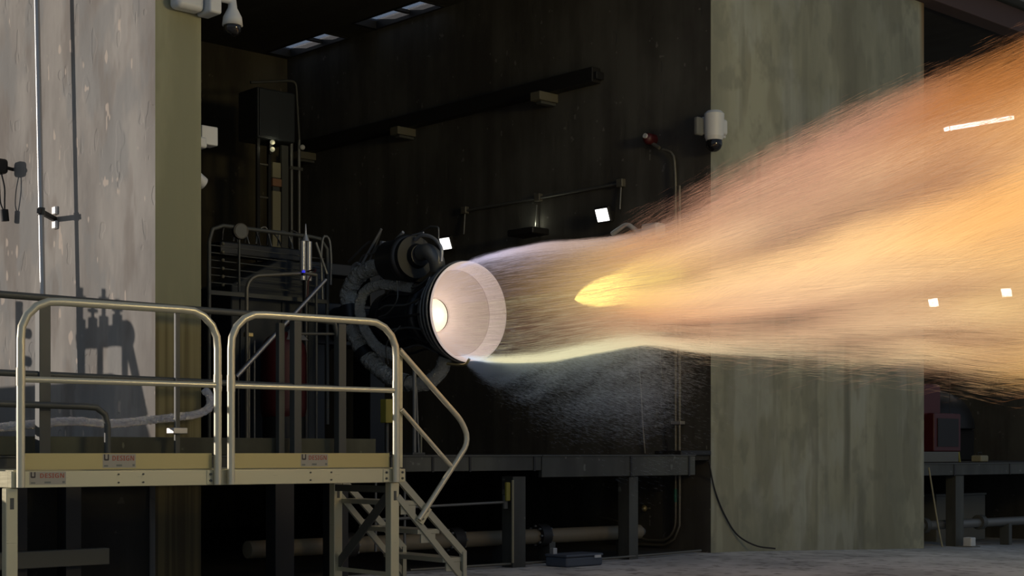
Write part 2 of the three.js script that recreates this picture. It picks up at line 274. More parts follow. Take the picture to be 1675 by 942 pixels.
// ---------------------------------------------------------------- rocket engine
const EX = 9.46, EY = 2.365, EZ = -10.73;                    // centre of the nozzle exit; the engine fires along +z
const engine = thing('rocket_engine', 'dark rocket engine with silver foil-wrapped ducts and a glowing nozzle, on the test stand', 'engine', [EX, EY, EZ]);
{
  const inner = [[0.455, 0], [0.442, -0.05], [0.424, -0.11], [0.405, -0.165], [0.372, -0.23], [0.325, -0.30], [0.27, -0.37], [0.21, -0.43], [0.158, -0.48]];
  const outer = inner.map(([r, z]) => [r + 0.016, z]).reverse();
  const lathe = (pts, seg = 72) => new THREE.LatheGeometry(pts.map(([r, z]) => new THREE.Vector2(r, z)), seg).rotateX(Math.PI / 2);
  const hot = std({ color: lin(0.55, 0.50, 0.48), roughness: 0.6, emissive: lin(0.205, 0.15, 0.125), side: THREE.DoubleSide });
  const hotter = std({ color: lin(0.55, 0.50, 0.48), roughness: 0.6, emissive: lin(0.36, 0.285, 0.26), side: THREE.DoubleSide });
  part(engine, 'nozzle_skirt', lathe(inner.slice(0, 4)), hotter, 'paler outer band of the glowing nozzle');
  part(engine, 'nozzle_liner', lathe(inner.slice(3)), hot, 'glowing inside of the nozzle');
  part(engine, 'nozzle_seam', new THREE.TorusGeometry(0.404, 0.004, 6, 72).translate(0, 0, -0.163), std({ color: lin(0.3, 0.25, 0.24), emissive: lin(0.30, 0.22, 0.20), roughness: 0.6 }));
  part(engine, 'nozzle_rim', new THREE.TorusGeometry(0.463, 0.011, 8, 90), std({ color: lin(0.5, 0.42, 0.40), emissive: lin(0.42, 0.34, 0.30), roughness: 0.5 }));
  part(engine, 'nozzle_shell', lathe(outer), M.engineDark);
  part(engine, 'throat_flame', new THREE.SphereGeometry(0.166, 32, 20).scale(1, 1, 0.5).translate(0, 0, -0.52), std({ color: lin(0.6, 0.5, 0.4), emissive: lin(1.15, 0.85, 0.6) }), 'white-hot throat');
  const tl = new THREE.PointLight(new THREE.Color(1, 0.8, 0.66), 0.09); tl.position.set(0, 0, -0.40); tl.shadow.radius = 4; tl.castShadow = true; engine.add(tl);
  // coolant hoops round the bell
  for (const [r, z] of [[0.452, -0.05], [0.425, -0.13], [0.395, -0.21], [0.34, -0.29], [0.285, -0.37]]) part(engine, 'cooling_hoop', new THREE.TorusGeometry(r + 0.022, 0.013, 8, 60).translate(0, 0, z), M.engineGrey);
  part(engine, 'combustion_chamber', lathe([[0.165, -0.47], [0.19, -0.54], [0.25, -0.62], [0.27, -0.70], [0.27, -1.02], [0.29, -1.03], [0.29, -1.08], [0.22, -1.10]], 40), M.engineDark);
  part(engine, 'injector_dome', lathe([[0.28, -1.08], [0.26, -1.2], [0.17, -1.3], [0.08, -1.34], [0.08, -1.5]], 40), M.engineDark);
  part(engine, 'throat_manifold', new THREE.TorusGeometry(0.27, 0.055, 12, 60).translate(0, 0, -0.52), M.engineDark);
  part(engine, 'gimbal_block', box(-0.13, 0.13, -0.13, 0.13, -1.62, -1.48, 0.02), M.engineDark);
  for (let i = 0; i < 9; i++) { const a = 1.9 + i * 0.33; part(engine, 'coolant_line', hoseOf([[0.29 * Math.cos(a), 0.29 * Math.sin(a), -1.0], [0.36 * Math.cos(a), 0.36 * Math.sin(a), -0.8], [0.33 * Math.cos(a), 0.33 * Math.sin(a), -0.55], [0.44 * Math.cos(a), 0.44 * Math.sin(a), -0.2]], 0.011, 24, 6), i % 2 ? M.engineGrey : M.engineDark); }
  // the two big wrapped ducts, on the side of the viewer
  const X = -0.26, rel = (x, y, z) => [x, y - EY, z - EZ];
  part(engine, 'turbine_duct', wrinkled([rel(X + 0.05, 2.87, -11.62), rel(X, 2.86, -11.78), rel(X - 0.02, 2.80, -12.05), rel(X - 0.03, 2.66, -12.20), rel(X - 0.03, 2.46, -12.20), rel(X - 0.03, 2.26, -12.13), rel(X - 0.02, 2.06, -12.0), rel(X, 1.89, -11.80), rel(X + 0.02, 1.76, -11.58), rel(X + 0.05, 1.71, -11.36)], 0.083, 240, 40, 0.018, 16, 11), M.duct, 'large silver wrapped duct');
  part(engine, 'duct_band', rod(rel(X - 0.03, 2.30, -12.15), rel(X - 0.03, 2.50, -12.205), 0.098, 20), M.engineDark);
  part(engine, 'duct_band', rod(rel(X - 0.01, 1.98, -11.93), rel(X - 0.02, 2.05, -11.99), 0.096, 20), M.engineDark);
  part(engine, 'exhaust_elbow', wrinkled([rel(X + 0.05, 1.71, -11.36), rel(X + 0.08, 1.70, -11.2), rel(X + 0.1, 1.74, -11.07), rel(X + 0.12, 1.84, -10.95), rel(X + 0.12, 1.95, -10.90)], 0.071, 90, 36, 0.016, 17, 12), M.duct, 'mottled elbow below the nozzle');
  part(engine, 'feed_duct', wrinkled([rel(X + 0.1, 2.62, -11.35), rel(X, 2.66, -11.55), rel(X - 0.05, 2.67, -11.74), rel(X - 0.08, 2.60, -11.90), rel(X - 0.09, 2.46, -11.95), rel(X - 0.09, 2.30, -11.90), rel(X - 0.08, 2.16, -11.80), rel(X - 0.05, 2.05, -11.68), rel(X + 0.02, 1.97, -11.5)], 0.054, 220, 32, 0.012, 22, 13), M.duct, 'narrower silver wrapped duct');
  part(engine, 'turbopump', rod(rel(X + 0.05, 2.90, -11.62), rel(X + 0.0, 2.90, -11.20), 0.20, 40), M.pump, 'round grey pump drum');
  part(engine, 'pump_volute', new THREE.TorusGeometry(0.185, 0.045, 12, 40).translate(X + 0.01, 2.90 - EY, -11.32 - EZ), M.engineDark);
  part(engine, 'pump_cover', rod(rel(X + 0.02, 2.91, -11.2), rel(X, 2.91, -11.12), 0.12, 32, 0.10), M.engineDark);
  part(engine, 'pump_inlet', hoseOf([rel(X, 2.93, -11.12), rel(X - 0.01, 2.93, -11.0), rel(X + 0.02, 2.86, -10.93), rel(X + 0.06, 2.76, -10.94)], 0.075, 30, 16), M.engineGrey);
  part(engine, 'pump_hose', hoseOf([rel(X, 3.06, -11.2), rel(X - 0.02, 3.09, -11.08), rel(X - 0.02, 3.05, -10.92), rel(X - 0.02, 2.94, -10.80), rel(X - 0.02, 2.82, -10.80)], 0.017, 40, 8), M.line, 'thin bright hose over the pump');
  part(engine, 'valve_stack', mergeGeometries([rod(rel(X, 2.70, -11.70), rel(X, 2.86, -11.70), 0.026, 10), rod(rel(X, 2.86, -11.70), rel(X, 2.92, -11.70), 0.038, 10), rod(rel(X, 2.92, -11.70), rel(X, 3.05, -11.70), 0.022, 10), rod(rel(X, 3.05, -11.70), rel(X, 3.10, -11.69), 0.034, 10)]), M.line);
  part(engine, 'pump_strut', rod(rel(X - 0.02, 2.97, -11.66), rel(X - 0.02, 3.15, -11.36), 0.016, 8), M.line);
  part(engine, 'purge_line', rod(rel(X, 2.86, -12.08), rel(X, 3.22, -11.72), 0.012, 8), M.line);
  part(engine, 'purge_line', rod(rel(X + 0.03, 2.86, -12.0), rel(X + 0.03, 3.20, -11.77), 0.010, 8), M.engineGrey);
  part(engine, 'purge_line', hoseOf([rel(X, 2.90, -12.1), rel(X, 2.99, -12.0), rel(X, 3.0, -11.85), rel(X, 3.07, -11.76)], 0.010, 24, 8), M.engineGrey);
  part(engine, 'purge_line', hoseOf([rel(X, 2.95, -12.25), rel(X, 3.03, -12.1), rel(X, 3.09, -11.98), rel(X, 3.12, -11.9)], 0.011, 24, 8), M.engineGrey);
  part(engine, 'purge_elbow', hoseOf([rel(X, 2.84, -12.2), rel(X, 2.90, -12.17), rel(X, 2.92, -12.1), rel(X, 2.89, -12.05)], 0.017, 24, 8), M.line);
  part(engine, 'drain_line', hoseOf([rel(X + 0.1, 1.88, -10.86), rel(X + 0.14, 1.865, -10.74), rel(X + 0.16, 1.87, -10.66), rel(X + 0.17, 1.92, -10.62)], 0.013, 30, 8), M.brass);
  part(engine, 'pump_frame', pipe([rel(X + 0.2, 3.15, -11.45), rel(X + 0.1, 3.19, -11.1), rel(X + 0.1, 3.17, -10.98), rel(X + 0.1, 3.05, -10.98)], 0.008, 0.02, 6), M.engineGrey);
  part(engine, 'pump_frame', rod(rel(X, 3.11, -11.25), rel(X, 3.12, -11.08), 0.008, 6), M.line);
  part(engine, 'igniter_line', hoseOf([rel(X, 2.70, -10.98), rel(X - 0.02, 2.60, -11.03), rel(X, 2.5, -11.12), rel(X, 2.42, -11.25)], 0.008, 24, 6), M.line);
  part(engine, 'sensor_cable', hoseOf([rel(X - 0.1, 2.68, -11.36), rel(X - 0.14, 2.5, -11.3), rel(X - 0.1, 2.38, -11.5), rel(X - 0.05, 2.36, -11.7)], 0.007, 24, 6), M.engineGrey);
  part(engine, 'sensor_cable', hoseOf([rel(X - 0.1, 2.25, -11.3), rel(X - 0.14, 2.15, -11.4), rel(X - 0.12, 2.05, -11.5), rel(X - 0.05, 1.9, -11.55)], 0.007, 24, 6), M.engineGrey);
}

// ---------------------------------------------------------------- the exhaust plume: real glowing streaks in the volume of the flame
// t is the distance from the nozzle exit along +z.
const RAD = [[0, 0.44], [0.3, 0.485], [0.7, 0.51], [1.1, 0.52], [1.55, 0.49], [1.9, 0.47], [2.2, 0.47], [2.9, 0.58], [3.7, 0.71], [4.85, 0.87], [5.6, 0.98], [7, 1.12], [9, 1.2], [10.5, 0.9]];
const RISE = [[0, 0], [0.8, 0.01], [1.8, 0.03], [2.2, 0.05], [2.9, 0.05], [3.7, 0.10], [4.85, 0.16], [5.6, 0.14], [7, 0.3], [10.5, 0.8]];
const OPAC = [[0, 0.14], [0.4, 0.34], [1.2, 0.40], [1.5, 0.55], [1.75, 0.8], [2.1, 1.05], [2.8, 1.2], [3.7, 1.2], [5.6, 1.75], [7, 1.3], [8.5, 0.7], [10, 0.15]];
const TONES = [ // distance, then linear colours from the bottom edge up to the top edge
  [0.0, [[0.13, 0.085, 0.06], [0.13, 0.075, 0.05], [0.13, 0.08, 0.046], [0.145, 0.098, 0.066], [0.18, 0.145, 0.15]]],
  [0.9, [[0.13, 0.072, 0.046], [0.13, 0.068, 0.045], [0.14, 0.082, 0.04], [0.175, 0.105, 0.055], [0.22, 0.145, 0.115]]],
  [1.75, [[0.48, 0.34, 0.18], [0.42, 0.24, 0.14], [0.62, 0.40, 0.16], [0.56, 0.34, 0.15], [0.48, 0.30, 0.18]]],
  [2.4, [[0.80, 0.62, 0.38], [0.66, 0.31, 0.145], [0.84, 0.56, 0.18], [0.68, 0.36, 0.135], [0.66, 0.33, 0.15]]],
  [3.5, [[0.58, 0.47, 0.27], [0.74, 0.45, 0.27], [0.80, 0.50, 0.23], [0.88, 0.60, 0.36], [0.74, 0.41, 0.25]]],
  [4.8, [[0.62, 0.47, 0.25], [0.86, 0.60, 0.32], [0.80, 0.48, 0.20], [0.90, 0.60, 0.32], [0.72, 0.38, 0.18]]],
  [5.7, [[0.50, 0.27, 0.08], [0.86, 0.62, 0.24], [0.72, 0.36, 0.12], [0.78, 0.44, 0.16], [0.55, 0.22, 0.055]]],
  [10.5, [[0.40, 0.20, 0.06], [0.8, 0.5, 0.2], [0.7, 0.35, 0.1], [0.6, 0.3, 0.1], [0.4, 0.15, 0.05]]],
];
function tone(t, v) {
  let i = 0; while (i < TONES.length - 2 && t > TONES[i + 1][0]) i++;
  const k = clamp((t - TONES[i][0]) / (TONES[i + 1][0] - TONES[i][0])), x = clamp((v + 1) * 2, 0, 3.999), j = Math.floor(x), f = x - j;
  const at = (row) => mix3(row[j], row[j + 1], f);
  return mix3(at(TONES[i][1]), at(TONES[i + 1][1]), k);
}
const streakShape = new THREE.OctahedronGeometry(1, 0).rotateZ(0.4).scale(0.5, 0.5, 0.5);
function streaks(parent, name, count, width, make, material) {
  const m = new THREE.InstancedMesh(streakShape, material, count), X = new THREE.Matrix4(), q = new THREE.Quaternion(), z = V(0, 0, 1), c = new THREE.Color();
  let i = 0, tries = 0;
  while (i < count && tries++ < count * 30) {
    const s = make(); if (!s) continue;
    q.setFromUnitVectors(z, s.dir.normalize()); X.compose(s.at, q, V(width * (s.w ?? 1), width * (s.w ?? 1), s.len)); m.setMatrixAt(i, X);
    m.setColorAt(i, c.setRGB(...s.rgb)); i++;
  }
  m.count = i; m.name = name; m.userData.kind = 'stuff'; parent.add(m); return m;
}
const plume = new THREE.Group(); plume.name = 'rocket_flame'; plume.position.set(EX, EY, EZ);
plume.userData = { label: 'long orange and yellow flame roaring out of the rocket nozzle', category: 'flame', kind: 'stuff' }; scene.add(plume);
const glow = new THREE.MeshBasicMaterial({ color: 0xffffff });
const cdf = (fn, a, b, n = 400) => { const s = [0]; for (let i = 0; i < n; i++) s.push(s[i] + fn(lerp(a, b, (i + 0.5) / n))); return () => { const u = rnd() * s[n]; let lo = 0, hi = n; while (hi - lo > 1) { const m = (lo + hi) >> 1; s[m] <= u ? lo = m : hi = m; } return lerp(a, b, (lo + (u - s[lo]) / (s[hi] - s[lo] || 1)) / n); }; };
const slope = (rows, t) => (table(rows, t + 0.1) - table(rows, Math.max(0, t - 0.1))) / (t > 0.1 ? 0.2 : t + 0.1);
const BODY = 570000, LEN = 0.40, WID = 0.00033;
{
  const fine = (t) => lerp(0.45, 1, smooth(1.3, 2.2, t)), pick = cdf((t) => table(OPAC, t) * 2 * table(RAD, t) / fine(t), 0.02, 10.2);
  streaks(plume, 'flame_body', BODY, WID, () => {
    const t = pick(), R = table(RAD, t), a = rnd() * 6.2832, edgeSoft = lerp(0.02, 0.11, smooth(1.6, 3.2, t)) * lerp(1, 1.7, smooth(2.6, 3.6, t) * smooth(0, 0.8, Math.sin(a)));
    const rho = Math.sqrt(rnd()) * (1 + edgeSoft * clamp(gauss(), -1.9, 1.9)), brief = lerp(1, 0.35, smooth(0.92, 1.1, rho)), x = rho * Math.cos(a), y = rho * Math.sin(a);
    const late = smooth(1.7, 2.6, t), yy = y - 0.10 * late * Math.max(0, t - 2);
    const n = fbm(x * 0.9 + 20, yy * 2.1 + 20, 701 + 0, 64, 64, 2) * 0.35 + fbm(t * 0.42 + x * 0.25 + 20, yy * 3.0 + 20, 733, 128, 128, 4) * 0.65;
    if (late && rnd() > lerp(1, smooth(0.30, 0.58, n) * 0.85 + 0.15, late)) return null;
    const len = LEN * (0.5 + rnd()) * lerp(0.45, 1, smooth(0.2, 1.2, t)) * brief; if (t - len / 2 < 0.0) return null;
    const h = smooth(0.34, 0.62, n), k = lerp(1, 0.72 + 0.50 * h, late);
    const col = mix3([0.60, 0.30, 0.18], tone(t, clamp(y + 0.08 * gauss(), -1, 1)), lerp(1, 0.35 + 0.65 * h, late)).map((q) => q * k * lerp(1, 1.14, late) * lerp(1, 1.08, smooth(3.5, 5, t)));
    const dR = slope(RAD, t), rise = slope(RISE, t);
    return { at: V(x * R, y * R + table(RISE, t), t), dir: V(x * dR, y * dR + rise, 1), len, rgb: col, w: fine(t) };
  }, glow);
  // bright shear layer that wraps the first two metres of the jet
  const pickEdge = cdf((t) => (t < 1.9 ? 1 : Math.exp(-(t - 1.9) * 1.3)), 0.03, 4.2);
  streaks(plume, 'flame_edge', 36000, 0.00030, () => {
    const t = pickEdge(), R = table(RAD, t), a = rnd() * 6.2832, y0 = Math.sin(a), under = smooth(-0.90, -0.99, y0), over = smooth(0.70, 0.97, y0);
    if (rnd() > 0.07 + under * 0.9 + over * 0.36 * smooth(2.6, 1.0, t)) return null;
    const rho = 1.0 + 0.018 * gauss() - Math.abs(gauss()) * lerp(0.025, 0.075, smooth(0.3, 2, t));
    const len = 0.34 * (0.4 + rnd()) * lerp(0.3, 1, smooth(0.1, 0.9, t)); if (t - len / 2 < 0.0) return null;
    const x = rho * Math.cos(a), y = rho * y0, dR = slope(RAD, t), rise = slope(RISE, t);
    const col = y0 < 0 ? mix3(mix3([0.70, 0.80, 0.98], [0.80, 0.74, 0.46], smooth(0.05, 0.5, t)), [0.78, 0.62, 0.38], smooth(1.4, 2.6, t)) : mix3([0.66, 0.60, 0.78], [0.55, 0.40, 0.34], smooth(0.3, 1.5, t));
    return { at: V(x * R, y * R + table(RISE, t), t), dir: V(x * dR, y * dR + rise, 1), len, rgb: col };
  }, glow);
  // the bright shock diamond on the axis, and a faint second one
  streaks(plume, 'shock_diamond', 55000, 0.0005, () => {
    const far = rnd() < 0.06, t0 = far ? 3.75 : 1.40, u = Math.pow(rnd(), far ? 1 : 1.25), t = t0 + u * (far ? 0.5 : 1.15), s = t - t0;
    const R = far ? 0.035 * Math.sqrt(s + 0.05) * 2 : Math.min(0.34 * s, 0.125) + 0.10 * smooth(0.5, 1.1, s);
    const a = rnd() * 6.2832, rho = Math.sqrt(rnd()) * (1 + smooth(0.25, 1, s) * 0.45 * gauss() * 0.6), len = Math.min(0.16 + 0.2 * rnd(), 0.03 + 1.2 * s);
    if (!far && rnd() < smooth(0.45, 1.15, s) * 0.75) return null;
    const col = far ? [1.0, 0.72, 0.32] : mix3([3.2, 2.4, 0.62], [0.95, 0.64, 0.21], smooth(0.25, 0.95, s));
    return { at: V(rho * R * Math.cos(a), rho * R * Math.sin(a) + (far ? 0.10 : 0.015 + 0.10 * s), t), dir: V(0, 0.06, 1), len, rgb: col };
  }, glow);
  // ragged salmon-coloured outer fringe above the main flame
  const pickF = cdf((t) => smooth(2.2, 3.8, t) * smooth(9, 6, t), 2.2, 9);
  streaks(plume, 'flame_fringe', 170000, 0.00021, () => {
    const t = pickF(), R = table(RAD, t), a = 1.5708 + 0.95 * gauss(), rho = 1.0 + lerp(0.20, 0.12, smooth(3.4, 5.2, t)) * Math.min(1.7, Math.abs(gauss())) + 0.04 * gauss(), x = rho * Math.cos(a), y = rho * Math.sin(a);
    const n = fbm(x * 3 + 9, t * 0.9 + 9, 761, 64, 64, 3); if (rnd() > smooth(0.32, 0.62, n)) return null;
    const col = mix3([0.60, 0.30, 0.19], [0.50, 0.18, 0.045], smooth(4.5, 5.6, t));
    return { at: V(x * R, y * R + table(RISE, t), t), dir: V(x * 0.3, 0.20 + 0.03 * gauss(), 1), len: 0.14 + 0.22 * rnd(), rgb: col };
  }, glow);
}
// cold vapour torn off the lower lip of the nozzle: fine pale droplets
const vapour = new THREE.Group(); vapour.name = 'vapour_cloud'; vapour.position.set(EX, EY, EZ);
vapour.userData = { label: 'pale bluish vapour streaming off the lower lip of the nozzle', category: 'vapour', kind: 'stuff' }; scene.add(vapour);
streaks(vapour, 'droplets', 150000, 0.0005, () => {
  const u = Math.pow(rnd(), 2.3), t = 0.02 + u * 2.3, low = table(RAD, t), spread = 0.012 + 0.36 * t * Math.exp(-t * 0.12), a = -1.5708 + lerp(0.12, 0.55, smooth(0, 1.2, t)) * Math.abs(gauss()) - 0.1;
  const drop = Math.abs(gauss()) * spread * 0.62, R = Math.max(0.47, low * 1.02) + drop;
  const n = fbm(t * 1.3 + 5, drop * 5 + a + 9, 801, 64, 64, 4); if (rnd() > smooth(0.22, 0.62, n)) return null;
  return { at: V(R * Math.cos(a) * 0.9, R * Math.sin(a) + table(RISE, t), t), dir: V(0, -0.22, 1), len: 0.025 + 0.055 * rnd(), rgb: [0.62, 0.72, 0.86] };
}, std({ color: lin(0.9, 0.9, 0.9), roughness: 1 }));

// ---------------------------------------------------------------- aluminium access platform with stairs, in front of the bays
const platform = thing('access_platform', 'pale aluminium access platform with tubular guard rails and a short stair', 'platform', [6.99, 0, -8.73], -4.5 * Math.PI / 180);
const fonts = await new FontLoader().loadAsync('fonts/droid/droid_sans_bold.typeface.json');
{
  const P = platform, L = -2.84, W = -0.82, top = 0.94;
  // legs
  for (const [x, z] of [[-0.005, -0.045], [L, -0.045], [-0.005, W], [L, W]]) {
    const leg = part(P, 'leg', box(x - 0.037, x + 0.037, 0.02, 0.83, z - 0.037, z + 0.037, 0.006), M.alu);
    part(leg, 'foot_plate', box(x - 0.06, x + 0.06, 0, 0.02, z - 0.06, z + 0.06, 0.004), M.alu);
    part(leg, 'slot', box(x - 0.012, x + 0.012, 0.70, 0.77, z + 0.0365, z + 0.0385), M.darkSteel);
  }
  part(P, 'deck_panel', box(L + 0.02, 0.02, 0.915, top, W - 0.03, -0.035), M.alu);
  // front and rear beams with end brackets and bolts
  for (const [x0, x1, first] of [[L + 0.075, -1.475, true], [-1.325, -0.065, false]]) {
    const b = part(P, 'front_beam', box(x0, x1, 0.832, 0.934, -0.03, 0.0, 0.004), M.alu);
    const mid = (x0 + x1) / 2;
    for (const x of [mid - 0.03, mid + 0.14]) for (const y of [0.857, 0.91]) part(b, 'bolt', boltZ(x + (first ? 0.0 : 0.0), y, 0.003, 0.006), M.darkSteel);
  }
  part(P, 'joint_beam', box(-1.47, -1.33, 0.832, 0.934, -0.034, -0.004, 0.003), M.alu);
  part(P, 'corner_block', box(L - 0.008, L + 0.07, 0.832, 0.934, -0.06, 0.0, 0.004), M.alu);
  part(P, 'corner_block', box(-0.062, 0.045, 0.832, 0.934, -0.06, 0.0, 0.004), M.alu);
  for (const x of [-1.50, -0.09, 0.05]) {
    const b = part(P, 'end_bracket', box(x - 0.026, x + 0.026, 0.836, 0.93, -0.01, 0.006, 0.003), M.alu);
    for (const y of [0.862, 0.905]) part(b, 'bolt', boltZ(x, y, 0.008, 0.009), M.darkSteel);
  }
  part(P, 'end_beam', box(L - 0.008, L + 0.02, 0.832, 0.934, W, -0.06, 0.003), M.alu);
  part(P, 'end_beam', box(0.015, 0.045, 0.832, 0.934, W, -0.06, 0.003), M.alu);
  part(P, 'rear_beam', box(L, 0, 0.832, 0.934, W - 0.03, W, 0.003), M.alu);
  // toe boards with their stickers
  const stick = std({ color: lin(0.33, 0.31, 0.25), roughness: 0.6 }), ink = std({ color: lin(0.06, 0.05, 0.045), roughness: 0.7 }), redInk = std({ color: lin(0.33, 0.10, 0.06), roughness: 0.7 }), greyInk = std({ color: lin(0.16, 0.17, 0.15), roughness: 0.7 });
  const flat = (text, size) => { const g = new TextGeometry(text, { font: fonts, size, depth: 0.0008, curveSegments: 3, bevelEnabled: false }); g.computeBoundingBox(); g.translate(-g.boundingBox.min.x, 0, 0); return g; };
  function sticker(parent, x0, x1, y0, y1, z) {
    const s = part(parent, 'sticker', box(x0, x1, y0, y1, z, z + 0.001), stick, 'sticker with a dark mark, red DESIGN lettering and small grey print'), w = x1 - x0, h = y1 - y0;
    const u = new THREE.Shape(); u.moveTo(0, 0.34); u.lineTo(0, 0.08); u.quadraticCurveTo(0, 0, 0.08, 0); u.lineTo(0.20, 0); u.quadraticCurveTo(0.28, 0, 0.28, 0.08); u.lineTo(0.28, 0.34); u.lineTo(0.205, 0.34); u.lineTo(0.205, 0.12); u.quadraticCurveTo(0.14, 0.05, 0.075, 0.12); u.lineTo(0.075, 0.34); u.closePath();
    part(s, 'mark', new THREE.ExtrudeGeometry(u, { depth: 0.0008, bevelEnabled: false }).scale(h * 1.4, h * 1.35, 1).translate(x0 + 0.008, y0 + h * 0.52, z + 0.001), ink);
    const t = flat('DESIGN', h * 0.36), bw = t.boundingBox.max.x - t.boundingBox.min.x; t.scale(w * 0.66 / bw, 1, 1).translate(x0 + w * 0.29, y0 + h * 0.52, z + 0.001);
    part(s, 'lettering', t, redInk);
    for (const g of [box(x0 + w * 0.04, x0 + w * 0.16, y0 + h * 0.08, y0 + h * 0.2, z + 0.001, z + 0.0016), box(x0 + w * 0.41, x0 + w * 0.58, y0 + h * 0.10, y0 + h * 0.24, z + 0.001, z + 0.0016), box(x0 + w * 0.90, x0 + w * 0.97, y0 + h * 0.10, y0 + h * 0.26, z + 0.001, z + 0.0016)]) part(s, 'small_print', g, greyInk);
  }
  for (const [x0, x1, s0, s1] of [[-2.775, -1.485, -2.255, -2.03], [-1.325, -0.055, -0.80, -0.58]]) {
    const b = part(P, 'toe_board', box(x0, x1, 0.942, 1.045, -0.018, -0.004, 0.003), M.aluBoard, 'yellowish toe board');
    sticker(b, s0, s1, 0.952, 1.04, -0.004);
  }
  sticker(P.children.find((c) => c.name === 'front_beam'), -2.735, -2.50, 0.85, 0.93, 0.0);
  // tubular guard rails
  for (const [x0, x1] of [[-2.80, -1.46], [-1.36, -0.022]]) {
    const r = part(P, 'guard_rail', pipe([[x0, 0.835, 0.03], [x0, 1.99, 0.03], [x1, 1.99, 0.03], [x1, 0.835, 0.03]], 0.026, 0.22, 14), M.aluTube);
    part(r, 'mid_rail', rod([x0, 1.50, 0.03], [x1, 1.50, 0.03], 0.019, 12), M.aluTube);
    for (const x of [x0, x1]) part(r, 'sleeve', rod([x, 1.46, 0.03], [x, 1.57, 0.03], 0.0285, 14), M.aluTube);
  }
  // braces under the deck
  part(P, 'diagonal_brace', bar([0, 0.74, -0.10], [0, 0.17, W], 0.012, 0.075), M.braceDark);  // base colour darkened for the shade under the deck
  part(P, 'cross_bar', bar([-0.02, 0.78, -0.08], [-0.02, 0.78, W], 0.03, 0.05), M.braceDark);
  part(P, 'low_rail', bar([0, 0.155, W], [0, 0.155, -0.08], 0.02, 0.03), M.alu);
  // stair
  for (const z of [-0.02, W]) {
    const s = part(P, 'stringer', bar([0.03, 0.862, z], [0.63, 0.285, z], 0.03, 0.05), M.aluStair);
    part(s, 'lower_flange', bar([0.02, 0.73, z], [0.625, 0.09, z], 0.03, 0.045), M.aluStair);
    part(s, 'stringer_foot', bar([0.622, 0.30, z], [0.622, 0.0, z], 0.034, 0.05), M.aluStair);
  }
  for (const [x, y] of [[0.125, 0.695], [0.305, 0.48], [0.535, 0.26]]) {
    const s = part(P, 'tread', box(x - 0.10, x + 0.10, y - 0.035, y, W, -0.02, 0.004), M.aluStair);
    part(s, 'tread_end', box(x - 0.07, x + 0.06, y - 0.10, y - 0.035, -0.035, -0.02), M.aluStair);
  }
  part(P, 'stair_post', box(0.018, 0.066, 0.94, 1.80, -0.055, -0.012, 0.004), M.alu);
  const hr = part(P, 'handrail', pipe([[0.02, 1.80, 0.01], [0.60, 1.275, 0.01], [0.655, 1.13, 0.01], [0.194, 0.554, 0.01]], 0.021, 0.10, 12), M.aluTube);
  part(hr, 'mid_rail', rod([0.042, 1.363, 0.01], [0.502, 0.935, 0.01], 0.017, 10), M.aluTube);
  const pl = part(P, 'rail_plate', box(-0.035, 0.035, -0.07, 0.07, 0, 0.012, 0.004).rotateZ(-0.62).translate(0.245, 0.59, -0.004), M.alu);
  for (const k of [-0.035, 0.035]) part(pl, 'bolt', boltZ(0.245 + 0.58 * k, 0.59 + 0.81 * k, 0.014, 0.011), M.darkSteel);
}

// ---------------------------------------------------------------- the deck edge: dark guard rail, kerb, foil hose, beams and posts
{
  const g = thing('deck_guardrail', 'dark painted steel guardrail along the edge of the raised deck, behind the platform', 'guardrail', [0, 0, -10.1]);
  part(g, 'top_rail', pipe([[3.4, 2.145, 0], [7.50, 2.125, 0], [7.50, 1.035, 0]], 0.026, 0.12, 12), M.darkSteel);
  part(g, 'mid_rail', rod([3.4, 1.61, 0], [7.5, 1.575, 0], 0.024, 10), M.darkSteel);
  for (const [x, w] of [[4.915, 0.085], [5.985, 0.04], [7.06, 0.07], [7.50, 0.075]]) part(g, 'post', box(x - w / 2, x + w / 2, 1.03, 2.10, w < 0.045 ? -0.012 : -0.035, w < 0.045 ? 0.012 : 0.035, 0.004), M.darkSteel);
  part(g, 'post', box(6.93, 6.985, 1.03, 2.08, -0.09, -0.04, 0.004), M.darkSteel);
  part(g, 'post', box(3.6, 3.67, 1.03, 2.10, -0.035, 0.035, 0.004), M.darkSteel);
  part(g, 'tie_bar', rod([7.06, 2.0, -0.02], [7.50, 2.02, -0.02], 0.012, 8), M.darkSteel);
  for (const x of [5.955]) part(g, 'conduit_strip', rod([x, 1.20, 0.035], [x, 2.08, 0.035], 0.006, 8), M.steel, 'thin bright conduit on the post');
  const b = part(g, 'clip', box(5.93, 6.05, 1.19, 1.235, -0.06, 0.045, 0.006), M.galv, 'small bright clip holding the hose');
}
solo('deck_kerb', 'dark stained steel kerb at the foot of the dark guardrail', 'kerb', box(3.2, 7.96, 1.03, 1.165, -10.335, -10.215, 0.006), M.kerb);
solo('foil_hose', 'silver foil-wrapped hose lying along the kerb and curling up at its end', 'hose', wrinkled([[3.6, 1.20, -10.25], [4.3, 1.205, -10.25], [4.67, 1.225, -10.25], [4.94, 1.252, -10.25], [5.22, 1.275, -10.25], [5.51, 1.262, -10.25], [5.81, 1.29, -10.25], [6.07, 1.32, -10.24], [6.24, 1.345, -10.23], [6.345, 1.40, -10.23], [6.365, 1.48, -10.25], [6.33, 1.54, -10.28]], 0.033, 420, 28, 0.009, 40, 21), M.foil);
